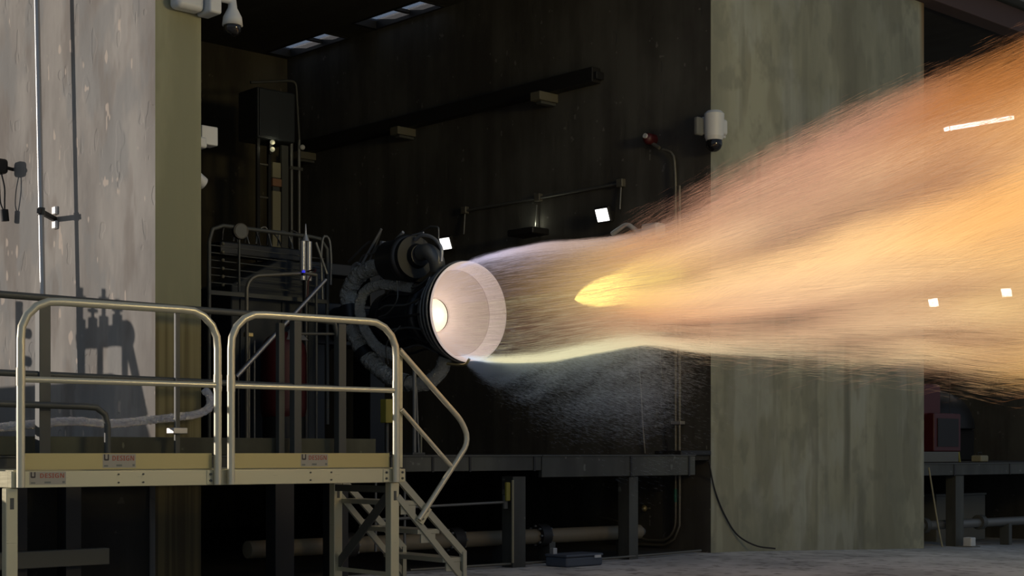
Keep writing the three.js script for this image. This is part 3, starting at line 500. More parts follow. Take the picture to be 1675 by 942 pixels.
{
  const g = thing('bent_pipe', 'dark bent pipe hoop low in front of the foil hose', 'pipe', [0, 0, -10.02]);
  part(g, 'pipe_run', pipe([[3.4, 1.395, 0], [5.37, 1.375, 0], [5.37, 1.0, 0]], 0.024, 0.12, 12), M.darkSteel);
  part(g, 'stub', rod([4.70, 0.99, 0], [4.70, 1.385, 0], 0.02, 10), M.darkSteel);
}
function edgeBeam(x0, x1, y0, y1, z, label, splices) {
  const g = thing('edge_beam', label, 'beam', [0, 0, 0], 0, undefined);
  part(g, 'web', box(x0, x1, y0, y1, z - 0.05, z, 0.005), M.beam);
  part(g, 'top_flange', box(x0, x1, y1, y1 + 0.012, z - 0.11, z + 0.012), M.darkSteel);
  for (const s of splices) part(g, 'splice', box(s - 0.012, s + 0.012, y0 - 0.005, y1 + 0.012, z - 0.05, z + 0.008), M.blackSteel);
  return g;
}
edgeBeam(8.06, 9.83, 0.885, 1.015, -10.14, 'shallow grey edge beam of the deck, right behind the stair', [8.52, 8.95, 9.74]);
edgeBeam(9.84, 12.02, 0.82, 1.015, -10.14, 'deep grey edge beam of the deck, below the flame', [11.05, 11.92]);
edgeBeam(3.2, 8.05, 0.86, 1.015, -10.14, 'dark edge beam of the deck hidden behind the toe boards', [5.4, 7.06]);
edgeBeam(16.7, 20.6, 0.755, 0.90, -10.62, 'grey edge beam of the right-hand bay beyond the column', [17.78, 19.2]);
solo('deck_post', 'grey steel post under the joint of the two deck beams', 'post', box(9.50, 9.66, 0.0, 0.83, -10.32, -10.17, 0.004), M.beam);
solo('deck_post', 'grey steel post under the deep deck beam, near the column', 'post', box(11.06, 11.19, 0.0, 0.81, -10.32, -10.17, 0.004), M.beam);
solo('hanging_rod', 'thin yellowish rod hanging beside the post at the beam joint', 'rod', rod([9.46, 0.05, -10.13], [9.46, 0.80, -10.13], 0.012, 8), M.cream);
solo('deck_post', 'grey steel post under the beam of the right-hand bay', 'post', box(17.87, 18.07, -0.2, 0.75, -10.8, -10.65, 0.004), M.beam);
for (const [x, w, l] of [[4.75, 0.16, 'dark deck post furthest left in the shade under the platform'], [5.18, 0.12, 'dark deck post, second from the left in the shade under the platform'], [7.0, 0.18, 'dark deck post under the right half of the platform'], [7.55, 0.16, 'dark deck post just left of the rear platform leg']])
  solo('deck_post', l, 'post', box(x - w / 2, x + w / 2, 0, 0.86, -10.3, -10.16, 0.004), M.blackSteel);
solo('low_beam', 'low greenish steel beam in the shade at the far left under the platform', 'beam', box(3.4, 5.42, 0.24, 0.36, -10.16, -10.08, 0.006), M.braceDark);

// ---------------------------------------------------------------- on the sunlit flank of the left wall
{
  const g = thing('wall_conduit', 'bright galvanised conduit standing off the sunlit wall, casting a long straight shadow', 'conduit', [0, 0, 0]);
  part(g, 'tube', rod([5.74, 1.03, -11.74], [5.74, 6.64, -11.985], 0.023, 14), M.galv);
  const b = part(g, 'bracket', bar([5.70, 3.03, -11.79], [5.94, 3.0, -11.97], 0.03, 0.04), M.blackSteel);
  part(b, 'strap', rod([5.74, 3.0, -11.825], [5.74, 3.06, -11.828], 0.032, 12), M.darkSteel);
  for (const y of [3.075, 2.955]) part(b, 'wall_plate', box(5.915, 5.945, y - 0.035, y + 0.035, -12.0, -11.93, 0.01), M.plate, 'small bright wall plate');
}
{
  const g = thing('wall_lamp', 'small black lamp on the sunlit wall with a loop of cable below', 'lamp', [5.94, 3.53, -12.78]);
  part(g, 'arm', rod([0, 0.0, 0.0], [-0.08, 0.01, 0.0], 0.016, 8), M.blackSteel);
  part(g, 'housing', new RoundedBoxGeometry(0.13, 0.13, 0.13, 2, 0.03).translate(-0.13, 0.01, 0.0), M.blackSteel);
  part(g, 'lens', new THREE.SphereGeometry(0.022, 12, 8).translate(-0.185, 0.0, 0.045), M.plate);
  part(g, 'cable', hoseOf([[-0.12, -0.05, -0.02], [-0.10, -0.18, -0.05], [-0.09, -0.3, -0.05], [-0.08, -0.38, 0.0]], 0.008, 20, 6), M.blackRubber);
  part(g, 'cable', hoseOf([[-0.12, -0.05, 0.03], [-0.10, -0.18, 0.05], [-0.09, -0.3, 0.03], [-0.08, -0.38, 0.01]], 0.008, 20, 6), M.blackRubber);
  part(g, 'plug', rod([-0.08, -0.36, 0.0], [-0.07, -0.46, 0.0], 0.035, 10), M.blackRubber);
}
// tank and valves standing left of the frame; their shadows fall on the sunlit wall
{
  const g = thing('supply_tank', 'grey horizontal supply tank beyond the left edge, its shadow on the sunlit wall', 'tank', [3.5, 1.03, -14.6]);
  part(g, 'shell', new THREE.CapsuleGeometry(0.52, 2.2, 8, 32).rotateX(Math.PI / 2).translate(0, 0.62, -0.35), M.boxGrey);
  for (const z of [-1.3, 0.5]) part(g, 'saddle', box(-0.45, 0.45, 0, 0.3, z - 0.08, z + 0.08, 0.01), M.boxGrey);
}
{
  const g = thing('valve_manifold', 'pipe manifold with valves beyond the left edge, its spiky shadow on the sunlit wall', 'manifold', [4.2, 1.03, -12.83]);
  part(g, 'header_pipe', rod([0, 1.34, -0.62], [0, 1.34, 0.12], 0.085, 16), M.boxGrey);
  part(g, 'flange', rod([0, 1.34, 0.08], [0, 1.34, 0.14], 0.11, 16), M.boxGrey);
  for (const [z, h, r] of [[-0.62, 1.76, 0.026], [-0.42, 1.64, 0.02], [-0.24, 1.72, 0.024], [-0.02, 1.62, 0.03]]) { const v = part(g, 'valve', rod([0, 1.29, z], [0, h, z], r, 10), M.boxGrey); part(v, 'hand_wheel', new THREE.TorusGeometry(0.05, 0.012, 6, 20).rotateX(Math.PI / 2).translate(0, h - 0.08, z), M.boxGrey); part(v, 'bonnet', rod([0, 1.26, z], [0, 1.50, z], 0.055, 12), M.boxGrey); }
  for (const z of [-0.6, -0.3, 0.1]) part(g, 'drop_pipe', rod([0, 0.9, z], [0, 1.29, z], 0.035, 10), M.boxGrey);
  part(g, 'gusset', bar([0, 1.24, 0.17], [0, 0.69, 0.40], 0.03, 0.09), M.boxGrey);
  part(g, 'stand', box(-0.2, 0.2, 0, 1.0, -0.5, 0.1, 0.01), M.boxGrey);
}
{
  const g = thing('vent_pipe', 'upright vent pipe with two side valves, standing in the sun left of the sunlit wall', 'pipe', [4.4, 1.03, -14.36]);
  part(g, 'stack', rod([0, 0.0, 0], [0, 1.68, 0], 0.05, 14), M.boxGrey);
  for (const y of [1.18, 1.42]) part(g, 'side_valve', rod([0, y, 0.0], [0, y - 0.03, 0.20], 0.045, 10), M.boxGrey);
}

// ---------------------------------------------------------------- cameras and fittings on the bay mouth
{
  const g = thing('security_camera', 'white dome security camera hanging from a white box on the left pillar', 'camera', [6.2, 4.44, -10.34]);
  part(g, 'mount_box', new RoundedBoxGeometry(0.24, 0.30, 0.14, 3, 0.04).translate(-0.03, 0.145, 0.075), M.white);
  part(g, 'side_box', new RoundedBoxGeometry(0.11, 0.30, 0.20, 3, 0.02).translate(0.145, 0.135, 0.11), M.white);
  part(g, 'arm', pipe([[0.12, 0.12, 0.15], [0.31, 0.12, 0.18], [0.31, 0.03, 0.18]], 0.03, 0.06, 14), M.white);
  part(g, 'hood', new THREE.LatheGeometry([[0.028, 0.12], [0.036, 0.05], [0.072, -0.02], [0.08, -0.085], [0.0, -0.087]].map((q) => new THREE.Vector2(...q)), 36).translate(0.31, 0.01, 0.18), M.white);
  part(g, 'dome', new THREE.SphereGeometry(0.069, 28, 16).translate(0.31, -0.09, 0.18), M.blackGloss, 'black glossy dome');
}
{
  const g = thing('security_camera', 'white dome security camera on the edge of the right column', 'camera', [12.42, 4.40, -10.22]);
  part(g, 'bracket', box(-0.06, 0.30, -0.02, 0.16, -0.12, -0.085, 0.01), M.white);
  part(g, 'wing', box(-0.20, -0.09, -0.05, 0.14, -0.115, -0.06, 0.02), M.boxGrey, 'greyish side plate on the shaded wall');
  part(g, 'wing', box(0.10, 0.21, -0.02, 0.15, -0.06, 0.02, 0.03), M.white);
  part(g, 'body', new THREE.CylinderGeometry(0.105, 0.098, 0.24, 28).translate(0, 0.06, 0), M.white);
  part(g, 'top_cap', new THREE.CylinderGeometry(0.075, 0.105, 0.03, 28).translate(0, 0.195, 0), M.white);
  part(g, 'collar', new THREE.CylinderGeometry(0.10, 0.085, 0.04, 28).translate(0, -0.075, 0), M.white);
  part(g, 'dome', new THREE.SphereGeometry(0.085, 28, 16).translate(0, -0.13, 0), M.blackGloss, 'black glossy dome');
}
{
  const g = thing('junction_box', 'small white junction box low on the inner edge of the left pillar', 'box', [6.34, 3.48, -10.52]);
  part(g, 'housing', box(0.08, 0.23, 0.0, 0.15, -0.06, 0.06, 0.01), M.white);
  part(g, 'knuckle', box(0.0, 0.11, -0.04, 0.05, 0.0, 0.10, 0.02), M.white);
}
{
  const g = thing('spotlight', 'small pale spotlight on the inner edge of the left pillar, below the junction box', 'light', [6.36, 3.15, -10.48]);
  part(g, 'head', new THREE.CylinderGeometry(0.06, 0.05, 0.09, 16).rotateZ(1.1).translate(0.05, 0.04, 0), M.white);
  part(g, 'bracket', box(-0.02, 0.05, -0.10, 0.02, -0.02, 0.03, 0.008), M.galv);
}

// ---------------------------------------------------------------- inside the bay: thrust stand and service equipment in the gloom
{
  const g = thing('thrust_stand', 'dark steel thrust stand that holds the engine from behind', 'test stand', [EX, 1.03, -12.9]);
  for (const x of [-0.28, 0.5]) { const c = part(g, 'column', box(x - 0.10, x + 0.10, 0, 1.9, -0.15, 0.15, 0.01), M.engineDark); part(c, 'base_plate', box(x - 0.12, x + 0.16, 0, 0.03, -0.25, 0.25, 0.006), M.engineDark); }
  part(g, 'cross_head', box(-0.39, 0.7, 1.12, 1.56, -0.22, 0.16, 0.02), M.engineDark);
  part(g, 'thrust_plate', rod([0, 1.335, 0.13], [0, 1.335, 0.55], 0.19, 32, 0.14), M.engineDark);
  part(g, 'top_beam', box(-0.39, 0.8, 1.85, 1.97, -0.12, 0.12, 0.01), M.engineDark);
  for (const x of [-0.28, 0.5]) part(g, 'rear_strut', bar([x, 1.8, -0.1], [x, 0.05, -2.3], 0.16, 0.16), M.engineDark);
}
{
  const g = thing('instrument_cabinet', 'dark blue-grey instrument cabinet with a sloping top, left of the engine', 'cabinet', [0, 1.03, -13.08]);
  const s = new THREE.Shape([[8.02, 0.05], [9.0, 0.05], [9.0, 1.86], [8.60, 1.92], [8.02, 1.62]].map((q) => new THREE.Vector2(...q)));
  const body = part(g, 'body', metricUV(new THREE.ExtrudeGeometry(s, { depth: 0.55, bevelEnabled: true, bevelSize: 0.01, bevelThickness: 0.01, bevelSegments: 1 })), M.panelBlue);
  part(body, 'door', box(8.10, 8.52, 0.15, 1.5, 0.56, 0.58, 0.006), M.panelBlue);
  part(body, 'door', box(8.58, 8.96, 0.15, 1.5, 0.56, 0.58, 0.006), M.panelBlue);
  part(g, 'plinth', box(8.0, 9.02, 0, 0.05, 0, 0.55), M.blackSteel);
}
{
  const g = thing('service_hoop', 'thin grey tubular hoop standing in front of the dark cabinet', 'rail', [0, 1.03, -11.78]);
  part(g, 'tube', pipe([[7.70, 0.0, 0], [7.70, 1.62, 0], [8.36, 1.70, 0], [8.47, 1.69, 0]], 0.018, 0.13, 10), M.conduit);
  part(g, 'stay', rod([8.47, 1.69, 0], [8.47, 0, 0], 0.014, 8), M.darkSteel);
}
{
  const g = thing('tube_rack', 'tall thin pale tube frame with a pressure gauge, beside the left pillar', 'rack', [0, 1.03, -12.4]);
  part(g, 'tube', pipe([[7.69, 0, 0], [7.69, 2.16, 0], [9.05, 2.15, 0], [9.05, 0.3, 0]], 0.02, 0.14, 10), M.darkSteel);
  for (let i = 0; i < 6; i++) part(g, 'tie_rod', rod([7.69, 1.62 + i * 0.07, -0.03], [9.05, 1.60 + i * 0.07, -0.03], 0.006, 6), M.darkSteel);
  for (let i = 0; i < 6; i++) part(g, 'fitting', new THREE.SphereGeometry(0.018, 8, 6).translate(7.84, 1.60 + i * 0.078, 0), M.tan);
  const d = part(g, 'gauge', rod([8.02, 2.12, 0.0], [8.01, 2.12, 0.05], 0.075, 24), M.blackSteel);
  part(d, 'gauge_face', rod([8.01, 2.12, 0.05], [8.0095, 2.12, 0.054], 0.064, 24), M.boxGrey);
  part(g, 'gauge_stem', rod([8.02, 2.05, 0], [8.02, 1.55, 0], 0.012, 8), M.darkSteel);
  part(g, 'tray', box(7.69, 9.05, 1.50, 1.54, -0.02, 0.02), M.darkSteel);
}
{
  const g = thing('needle_valve', 'small brass-topped needle valve on a thin stem beside the left pillar', 'valve', [7.80, 1.03, -11.9]);
  part(g, 'stem', rod([0, 0, 0], [0, 1.08, 0], 0.014, 8), M.conduit);
  part(g, 'handle', box(-0.05, 0.04, 1.08, 1.12, -0.02, 0.02, 0.008), M.brass, 'brass handle');
  part(g, 'stem', rod([0.06, 0, 0], [0.06, 1.05, 0], 0.010, 8), M.engineGrey);
}
{
  const g = thing('filter_pair', 'pair of upright pale filter cylinders with a pointed fitting, left of the ducts', 'filter', [8.66, 2.80, -12.22]);
  for (const x of [-0.033, 0.037]) part(g, 'cylinder', rod([x, -0.08, 0], [x, 0.30, 0], 0.03, 16), M.line);
  part(g, 'head', rod([0, 0.30, 0], [0, 0.36, 0], 0.04, 16, 0.02), M.line);
  part(g, 'tip', rod([0, 0.36, 0], [0, 0.47, 0], 0.014, 10, 0.006), M.line);
  part(g, 'stand', rod([0, -1.77, 0], [0, -0.08, 0], 0.03, 12), M.engineDark);
  part(g, 'return_line', hoseOf([[0.20, -0.25, 0], [0.19, 0.25, 0], [0.22, 0.37, 0], [0.27, 0.36, 0], [0.30, 0.22, 0], [0.30, -0.1, 0]], 0.013, 40, 8), M.engineGrey, 'looped grey line');
  part(g, 'slant_line', rod([0.12, 0.30, 0], [0.24, 0.0, 0.02], 0.015, 8), M.engineGrey);
}
{
  const g = thing('diagonal_strut', 'long silver strut slanting up towards the engine behind the guardrail', 'strut', [0, 0, -11.6]);
  part(g, 'tube', rod([7.47, 1.72, 0], [8.45, 2.66, 0], 0.024, 12, 0.018), M.strut);
  part(g, 'foot', rod([7.49, 1.03, 0], [7.49, 1.75, 0], 0.015, 8), M.engineDark);
}
{
  const g = thing('red_tank', 'dark red tank low behind the guardrail, left of the engine', 'tank', [8.32, 1.03, -12.1]);
  part(g, 'shell', new THREE.CapsuleGeometry(0.22, 0.5, 8, 24).translate(0, 0.70, 0), M.redDark);
  part(g, 'skirt', rod([0, 0, 0], [0, 0.4, 0], 0.2, 20), M.blackSteel);
  part(g, 'cover', new THREE.ConeGeometry(0.15, 0.16, 4).rotateY(0.5).translate(0.05, 1.16, 0.1), M.line, 'pale pointed cover');
}
solo('red_hose', 'thin red hose curving down over the dark cabinet', 'hose', hoseOf([[8.64, 2.80, -12.17], [8.62, 2.80, -12.0], [8.52, 2.70, -11.97], [8.50, 2.53, -11.97], [8.44, 2.42, -11.97], [8.36, 2.30, -11.98], [8.32, 2.236, -12.1]], 0.008, 30, 6), M.red);
{
  const g = thing('status_lamp', 'tiny blue status lamp on the grey hoop', 'lamp', [8.30, 2.735, -11.745]);
  part(g, 'bulb', new THREE.SphereGeometry(0.017, 12, 8), std({ color: lin(0.05, 0.05, 0.6), emissive: lin(0.03, 0.03, 0.5) }));
  part(g, 'socket', box(-0.012, 0.012, -0.035, -0.01, -0.012, 0.012), M.blackSteel);
  const l = new THREE.PointLight(new THREE.Color(0.1, 0.1, 1), 0.0006); l.position.set(0, 0.0, 0.03); l.castShadow = true; g.add(l);
}
{
  const g = thing('cable_box', 'dark valve box with jumbled lines behind the thin tube frame', 'valve box', [8.45, 2.965, -12.8]);
  part(g, 'body', box(-0.45, 0.5, 0, 0.13, -0.1, 0.1, 0.02), M.engineDark);
  for (let i = 0; i < 7; i++) { const x = -0.38 + i * 0.13; part(g, 'line', hoseOf([[x, 0.15, 0.02], [x + 0.02, 0.26 + 0.06 * rnd(), 0.03], [x + 0.09, 0.22 + 0.1 * rnd(), 0.05], [x + 0.16, 0.12, 0.06]], 0.009, 20, 6), i % 2 ? M.engineGrey : M.engineDark); }
}
// deep in the bay
{
  const g = thing('wall_cabinet', 'dark grey cabinet high up in the back corner of the bay', 'cabinet', [11.18, 5.36, -16.6]);
  part(g, 'body', box(-0.30, 0.28, -0.30, 0.34, -0.25, 0.2, 0.02), M.panelBlue);
  part(g, 'door', box(-0.28, 0.02, -0.28, 0.32, 0.2, 0.22, 0.008), M.panelBlue);
  part(g, 'hanger', pipe([[-0.34, 0.40, 0.1], [0.25, 0.52, 0.1], [0.36, 0.52, 0.1], [0.42, -0.35, 0.1]], 0.018, 0.1, 8), M.darkSteel);
  part(g, 'hanger', rod([0.36, 0.3, 0], [0.36, -0.35, 0], 0.025, 8), M.engineGrey);
}
{
  const g = thing('ladder_frame', 'dark ladder-like steel frame rising behind the service equipment', 'frame', [11.02, 1.03, -16.5]);
  for (const x of [-0.07, 0.10]) part(g, 'stile', box(x - 0.02, x + 0.02, 0, 4.05, -0.02, 0.02), M.engineDark);
  for (let i = 0; i < 9; i++) part(g, 'rung', rod([-0.06, 0.35 + i * 0.42, 0], [0.09, 0.35 + i * 0.42, 0], 0.014, 8), M.conduit);
  part(g, 'panel', box(0.30, 0.40, 0.9, 4.0, -0.04, 0.0), M.darkSteel);
}
{
  const g = thing('pale_duct', 'pale cream vertical strip of duct in two lengths, deep in the bay', 'duct', [11.23, 1.03, -16.5]);
  part(g, 'lower_length', box(-0.065, 0.065, 0.3, 3.39, -0.06, 0.02, 0.01), M.cream);
  part(g, 'upper_length', box(-0.065, 0.065, 3.56, 3.76, -0.06, 0.02, 0.01), M.cream);
  part(g, 'band', box(-0.07, 0.07, 3.45, 3.55, -0.07, 0.03, 0.01), std({ color: lin(0.25, 0.13, 0.07), roughness: 0.7 }), 'brownish band');
  part(g, 'core', box(-0.05, 0.05, 0, 3.7, -0.05, 0.0), M.darkSteel);
}
{
  const g = thing('twin_pipes', 'two thin dark upright pipes beside the pale duct, deep in the bay', 'pipe', [11.52, 1.03, -16.5]);
  for (const x of [-0.05, 0.07]) part(g, 'pipe', rod([x, 0, 0], [x, 4.1, 0], 0.022, 10), M.engineGrey);
  for (const y of [1.2, 2.6, 3.7]) part(g, 'clamp', box(-0.09, 0.11, y, y + 0.04, -0.03, 0.03), M.darkSteel);
  part(g, 'side_lamp', new THREE.SphereGeometry(0.035, 12, 8).translate(0.08, 4.0, 0.06), M.white);
}
{
  const g = thing('bay_lamp', 'small glowing lamp on the ladder-like frame deep in the bay', 'lamp', [11.12, 4.98, -16.42]);
  for (const y of [-0.045, 0.045]) part(g, 'bulb', new THREE.SphereGeometry(0.032, 12, 10).translate(0, y, 0), std({ color: lin(0.4, 0.4, 0.3), emissive: lin(0.20, 0.19, 0.12) }));
  part(g, 'holder', box(-0.02, 0.02, -0.1, 0.1, -0.06, -0.03), M.blackSteel);
  const l = new THREE.PointLight(new THREE.Color(1, 0.9, 0.6), 0.02); l.position.set(0, 0, 0.08); l.castShadow = true; g.add(l);
}

// ---------------------------------------------------------------- on the sooty right wall of the bay
{
  const g = thing('crane_rail', 'long black rail high along the sooty wall, on pale brackets', 'rail', [12.51, 5.28, 0]);
  part(g, 'rail', box(-0.16, -0.02, -0.07, 0.10, -18.0, -11.92, 0.008), M.blackSteel);
  part(g, 'end_stop', box(-0.14, -0.02, -0.04, 0.04, -11.92, -11.87, 0.006), M.engineDark);
  for (const z of [-12.72, -15.32, -17.5]) { const b = part(g, 'bracket', box(-0.30, 0.0, -0.17, -0.07, z - 0.06, z + 0.10, 0.008), M.tan, 'pale bracket under the rail'); part(b, 'cap', box(-0.24, 0, -0.2, -0.16, z - 0.02, z + 0.06), M.darkSteel); }
}
{
  const g = thing('lighting_conduit', 'thin conduit along the sooty wall that feeds the wall floodlights', 'conduit', [12.48, 4.05, 0]);
  part(g, 'tube', rod([0, -0.01, -14.25], [0, -0.01, -11.58], 0.017, 8), M.engineGrey);
  for (const z of [-14.23, -12.92, -11.60]) { const b = part(g, 'tee_box', box(-0.035, 0.03, -0.05, 0.04, z - 0.045, z + 0.045, 0.008), M.conduit); if (z !== -12.92) part(b, 'drop', rod([0, -0.05, z], [-0.02, -0.30, z], 0.012, 8), M.engineGrey); }
}
function floodlight(pos, label, tilt, reach = 0.18, lens = M.lampGlow) {
  const g = thing('floodlight', label, 'floodlight', pos, -Math.PI / 2);
  const head = new THREE.Group(); head.name = numbered('head'); head.rotation.x = tilt; g.add(head);
  part(head, 'lamp_body', box(-0.11, 0.11, -0.09, 0.09, -0.05, 0.0, 0.012), M.blackSteel);
  part(head, 'lens', box(-0.088, 0.088, -0.07, 0.07, 0.0, 0.008, 0.004), lens, 'glowing white lens');
  part(g, 'bracket', box(-0.02, 0.02, -0.02, 0.06, -reach, -0.04), M.blackSteel);
  const l = new THREE.RectAreaLight(new THREE.Color(1, 0.96, 0.9), 2.2, 0.17, 0.13); l.position.set(0, -0.01, 0.05); l.rotation.set(tilt, Math.PI, 0, 'XYZ'); g.add(l);
  return g;
}
floodlight([12.33, 3.64, -14.42], 'glowing white floodlight on the sooty wall, just above the nozzle', 0.35);
floodlight([12.33, 3.69, -11.74], 'glowing white floodlight on the sooty wall, above the flame near the column', 0.35);
{
  const g = thing('pendant_fixture', 'black fixture on a thin rod that throws a faint glow up the sooty wall', 'lamp', [12.33, 3.60, -12.94]);
  part(g, 'shade', box(-0.14, 0.14, -0.02, 0.06, -0.22, 0.22, 0.02), M.blackSteel);
  part(g, 'rod', rod([0.12, 0.05, 0], [0.14, 0.36, 0], 0.010, 8), M.engineGrey);
  part(g, 'up_glow', box(-0.03, 0.09, 0.055, 0.068, -0.06, 0.06, 0.003), std({ color: lin(0.8, 0.8, 0.7), emissive: lin(0.6, 0.6, 0.45) }));
  const l = new THREE.PointLight(new THREE.Color(1, 0.97, 0.75), 0.035); l.position.set(0.09, 0.14, 0); l.castShadow = true; g.add(l);
}
{
  const g = thing('warning_beacon', 'red warning beacon on the sooty wall with a conduit curving away', 'beacon', [12.42, 4.46, -11.14]);
  part(g, 'dome', new THREE.SphereGeometry(0.062, 20, 14), M.red);
  part(g, 'cap', rod([-0.05, 0.02, 0.01], [-0.07, 0.025, 0.01], 0.028, 14), M.white);
  part(g, 'base', rod([0.0, 0, 0], [0.09, 0, 0], 0.06, 20), M.redDark);
  part(g, 'tail', rod([0.05, -0.05, 0.02], [0.05, -0.11, 0.12], 0.02, 10), M.conduit);
}
{
  const g = thing('twin_conduit', 'pair of thin conduits running down the sooty wall beside the column', 'conduit', [0, 0, 0]);
  part(g, 'conduit', pipe([[12.45, 4.32, -10.96], [12.45, 4.27, -10.80], [12.45, 4.0, -10.775], [12.45, 0.10, -10.775], [12.43, 0.09, -11.3], [12.4, 0.30, -11.55], [12.4, 0.32, -11.85]], 0.016, 0.22, 8), M.conduit);
  part(g, 'conduit', pipe([[12.45, 3.9, -10.72], [12.45, 0.05, -10.72], [12.44, 0.04, -11.4]], 0.016, 0.25, 8), M.conduit);
  for (const y of [3.3, 1.35]) part(g, 'strap', box(12.42, 12.495, y, y + 0.035, -10.82, -10.68, 0.004), M.galv);
  part(g, 'tape', rod([12.45, 0.52, -10.775], [12.45, 0.66, -10.775], 0.021, 10), std({ color: lin(0.02, 0.12, 0.09), roughness: 0.6 }), 'dark green band');
}
for (const [z, l] of [[-11.34, 'thin loose cable hanging down the sooty wall, left of the twin conduits'], [-11.02, 'thin dark cable hanging down the sooty wall, right beside the twin conduits']])
  solo('hanging_cable', l, 'cable', hoseOf([[12.49, 3.0, z], [12.49, 2.2, z - 0.02], [12.485, 1.75, z + 0.03], [12.49, 1.4, z + 0.05], [12.49, 1.04, z + 0.09]], 0.008, 40, 6), z < -11.2 ? M.engineGrey : M.blackRubber);
solo('loose_cable', 'dark cable slanting across the foot of the column to the ground', 'cable', hoseOf([[12.40, 0.98, -10.28], [12.55, 0.66, -10.32], [12.72, 0.38, -10.32], [12.92, 0.16, -10.30], [13.1, 0.05, -10.2], [13.3, 0.015, -10.1]], 0.009, 40, 6), M.blackRubber);
{
  const g = thing('spray_fitting', 'pale pipe fitting showing through the flame, right of the upper floodlight', 'fitting', [12.36, 3.42, -11.2]);
  part(g, 'tube', pipe([[0, 0.05, -0.42], [0, 0.14, -0.2], [0, 0.02, -0.02], [0, 0.03, 0.12]], 0.028, 0.06, 10), M.white);
  part(g, 'end_box', box(-0.06, 0.10, -0.05, 0.10, 0.06, 0.28, 0.02), M.white);
  part(g, 'stay', rod([0, 0.06, -0.1], [0.15, 0.06, -0.1], 0.014, 8), M.engineGrey);
}
{
  const g = thing('ledge_block', 'small dark ledge on the sooty wall where the deck beam meets the column', 'ledge', [12.3, 1.02, -10.45]);
  part(g, 'plate', box(-0.28, 0.21, 0.0, 0.05, -0.25, 0.12, 0.01), M.blackSteel);
  part(g, 'angle', box(-0.1, 0.21, -0.2, 0.0, -0.2, -0.1, 0.01), M.darkSteel);
}
// ---------------------------------------------------------------- pipes and clutter on the ground under the deck
{
  const g = thing('ground_pipe', 'long dull tan pipe with flanges lying low under the deck', 'pipe', [0, 0, -10.55]);
  part(g, 'run', rod([6.9, 0.26, 0], [11.62, 0.24, 0], 0.072, 20), M.pipePaint);
  for (const x of [7.9, 9.12, 10.22]) { const f = part(g, 'flange', rod([x - 0.06, 0.255, 0], [x + 0.06, 0.255, 0], 0.11, 20), M.blackSteel); for (let i = 0; i < 8; i++) part(f, 'bolt', rod([x - 0.085, 0.255 + 0.09 * Math.cos(i * 0.785), 0.09 * Math.sin(i * 0.785)], [x + 0.085, 0.255 + 0.09 * Math.cos(i * 0.785), 0.09 * Math.sin(i * 0.785)], 0.012, 6), M.steel); }
  part(g, 'end_cap', rod([11.62, 0.24, 0], [11.68, 0.24, 0], 0.06, 20, 0.04), M.darkSteel);
  for (const x of [8.4, 9.7, 10.3, 11.4]) part(g, 'saddle', box(x - 0.04, x + 0.04, 0, 0.19, -0.08, 0.08), M.darkSteel);
}
solo('thin_ground_line', 'thin pale line running along the ground under the deck', 'pipe', hoseOf([[8.4, 0.03, -10.3], [9.5, 0.035, -10.2], [10.5, 0.03, -10.15], [11.4, 0.03, -10.2], [12.3, 0.03, -10.3]], 0.012, 50, 6), M.conduit);
{
  const g = thing('blue_case', 'faded blue case on the ground under the deck', 'case', [10.1, 0, -9.98]);
  part(g, 'body', box(-0.24, 0.24, 0, 0.09, -0.14, 0.14, 0.02), M.blueTarp);
  part(g, 'lid', box(-0.245, 0.245, 0.09, 0.115, -0.145, 0.145, 0.012), M.blueTarp);
  part(g, 'latch', box(0.12, 0.20, 0.075, 0.10, 0.14, 0.155), M.white);
  part(g, 'upright', box(-0.22, -0.17, 0.11, 0.17, -0.1, -0.05, 0.006), M.galv);
}
{
  const g = thing('hand_valve', 'small yellow hand valve hanging by the post at the beam joint', 'valve', [9.42, 0.66, -10.22]);
  part(g, 'lever', box(-0.025, 0.025, -0.05, 0.12, 0.05, 0.08, 0.01), M.yellow);
  part(g, 'body', rod([0, -0.12, 0.03], [0, 0.0, 0.03], 0.025, 12), M.darkSteel);
  part(g, 'side_line', rod([-1.1, -0.08, 0.03], [0, -0.06, 0.03], 0.012, 8), M.engineGrey);
}
{
  const g = thing('hanging_rods', 'thin grey rods hanging below the deck behind the stair', 'rod', [8.42, 0, -10.4]);
  for (const [x, y0] of [[0, 0.1], [-0.32, 0.2]]) part(g, 'rod', rod([x, y0, 0], [x, 0.97, 0], 0.012, 8), M.engineGrey);
  part(g, 'cross_line', rod([-0.5, 0.47, 0.02], [0.2, 0.48, 0.02], 0.014, 8), M.engineGrey);
}
{
  const g = thing('shut_off_tag', 'small brass fitting on the wall under the deck near the column', 'fitting', [12.42, 0.44, -11.2]);
  part(g, 'body', new THREE.SphereGeometry(0.035, 12, 8), M.brass);
  part(g, 'stem', rod([0, 0, 0], [0.09, 0, 0], 0.012, 8), M.conduit);
}
{
  const g = thing('engine_prop', 'thin grey prop rod standing below the engine, right of the stair post', 'rod', [8.53, 1.03, -10.4]);
  part(g, 'rod', rod([0, 0, 0], [0, 0.78, 0], 0.018, 10), M.engineGrey);
  part(g, 'rod', rod([0.05, 0, 0], [0.02, 0.60, 0], 0.010, 8), M.engineGrey);
  part(g, 'foot', box(-0.06, 0.08, 0, 0.02, -0.05, 0.05), M.darkSteel);
}
{
  const g = thing('yellow_box', 'small yellow box hung behind the corner post of the platform', 'box', [8.06, 1.30, -10.17]);
  part(g, 'body', box(-0.06, 0.06, 0, 0.2, -0.04, 0.04, 0.008), M.yellow);
  part(g, 'hanger', rod([0, -0.275, -0.02], [0, 0.0, -0.02], 0.014, 8), M.darkSteel);
}
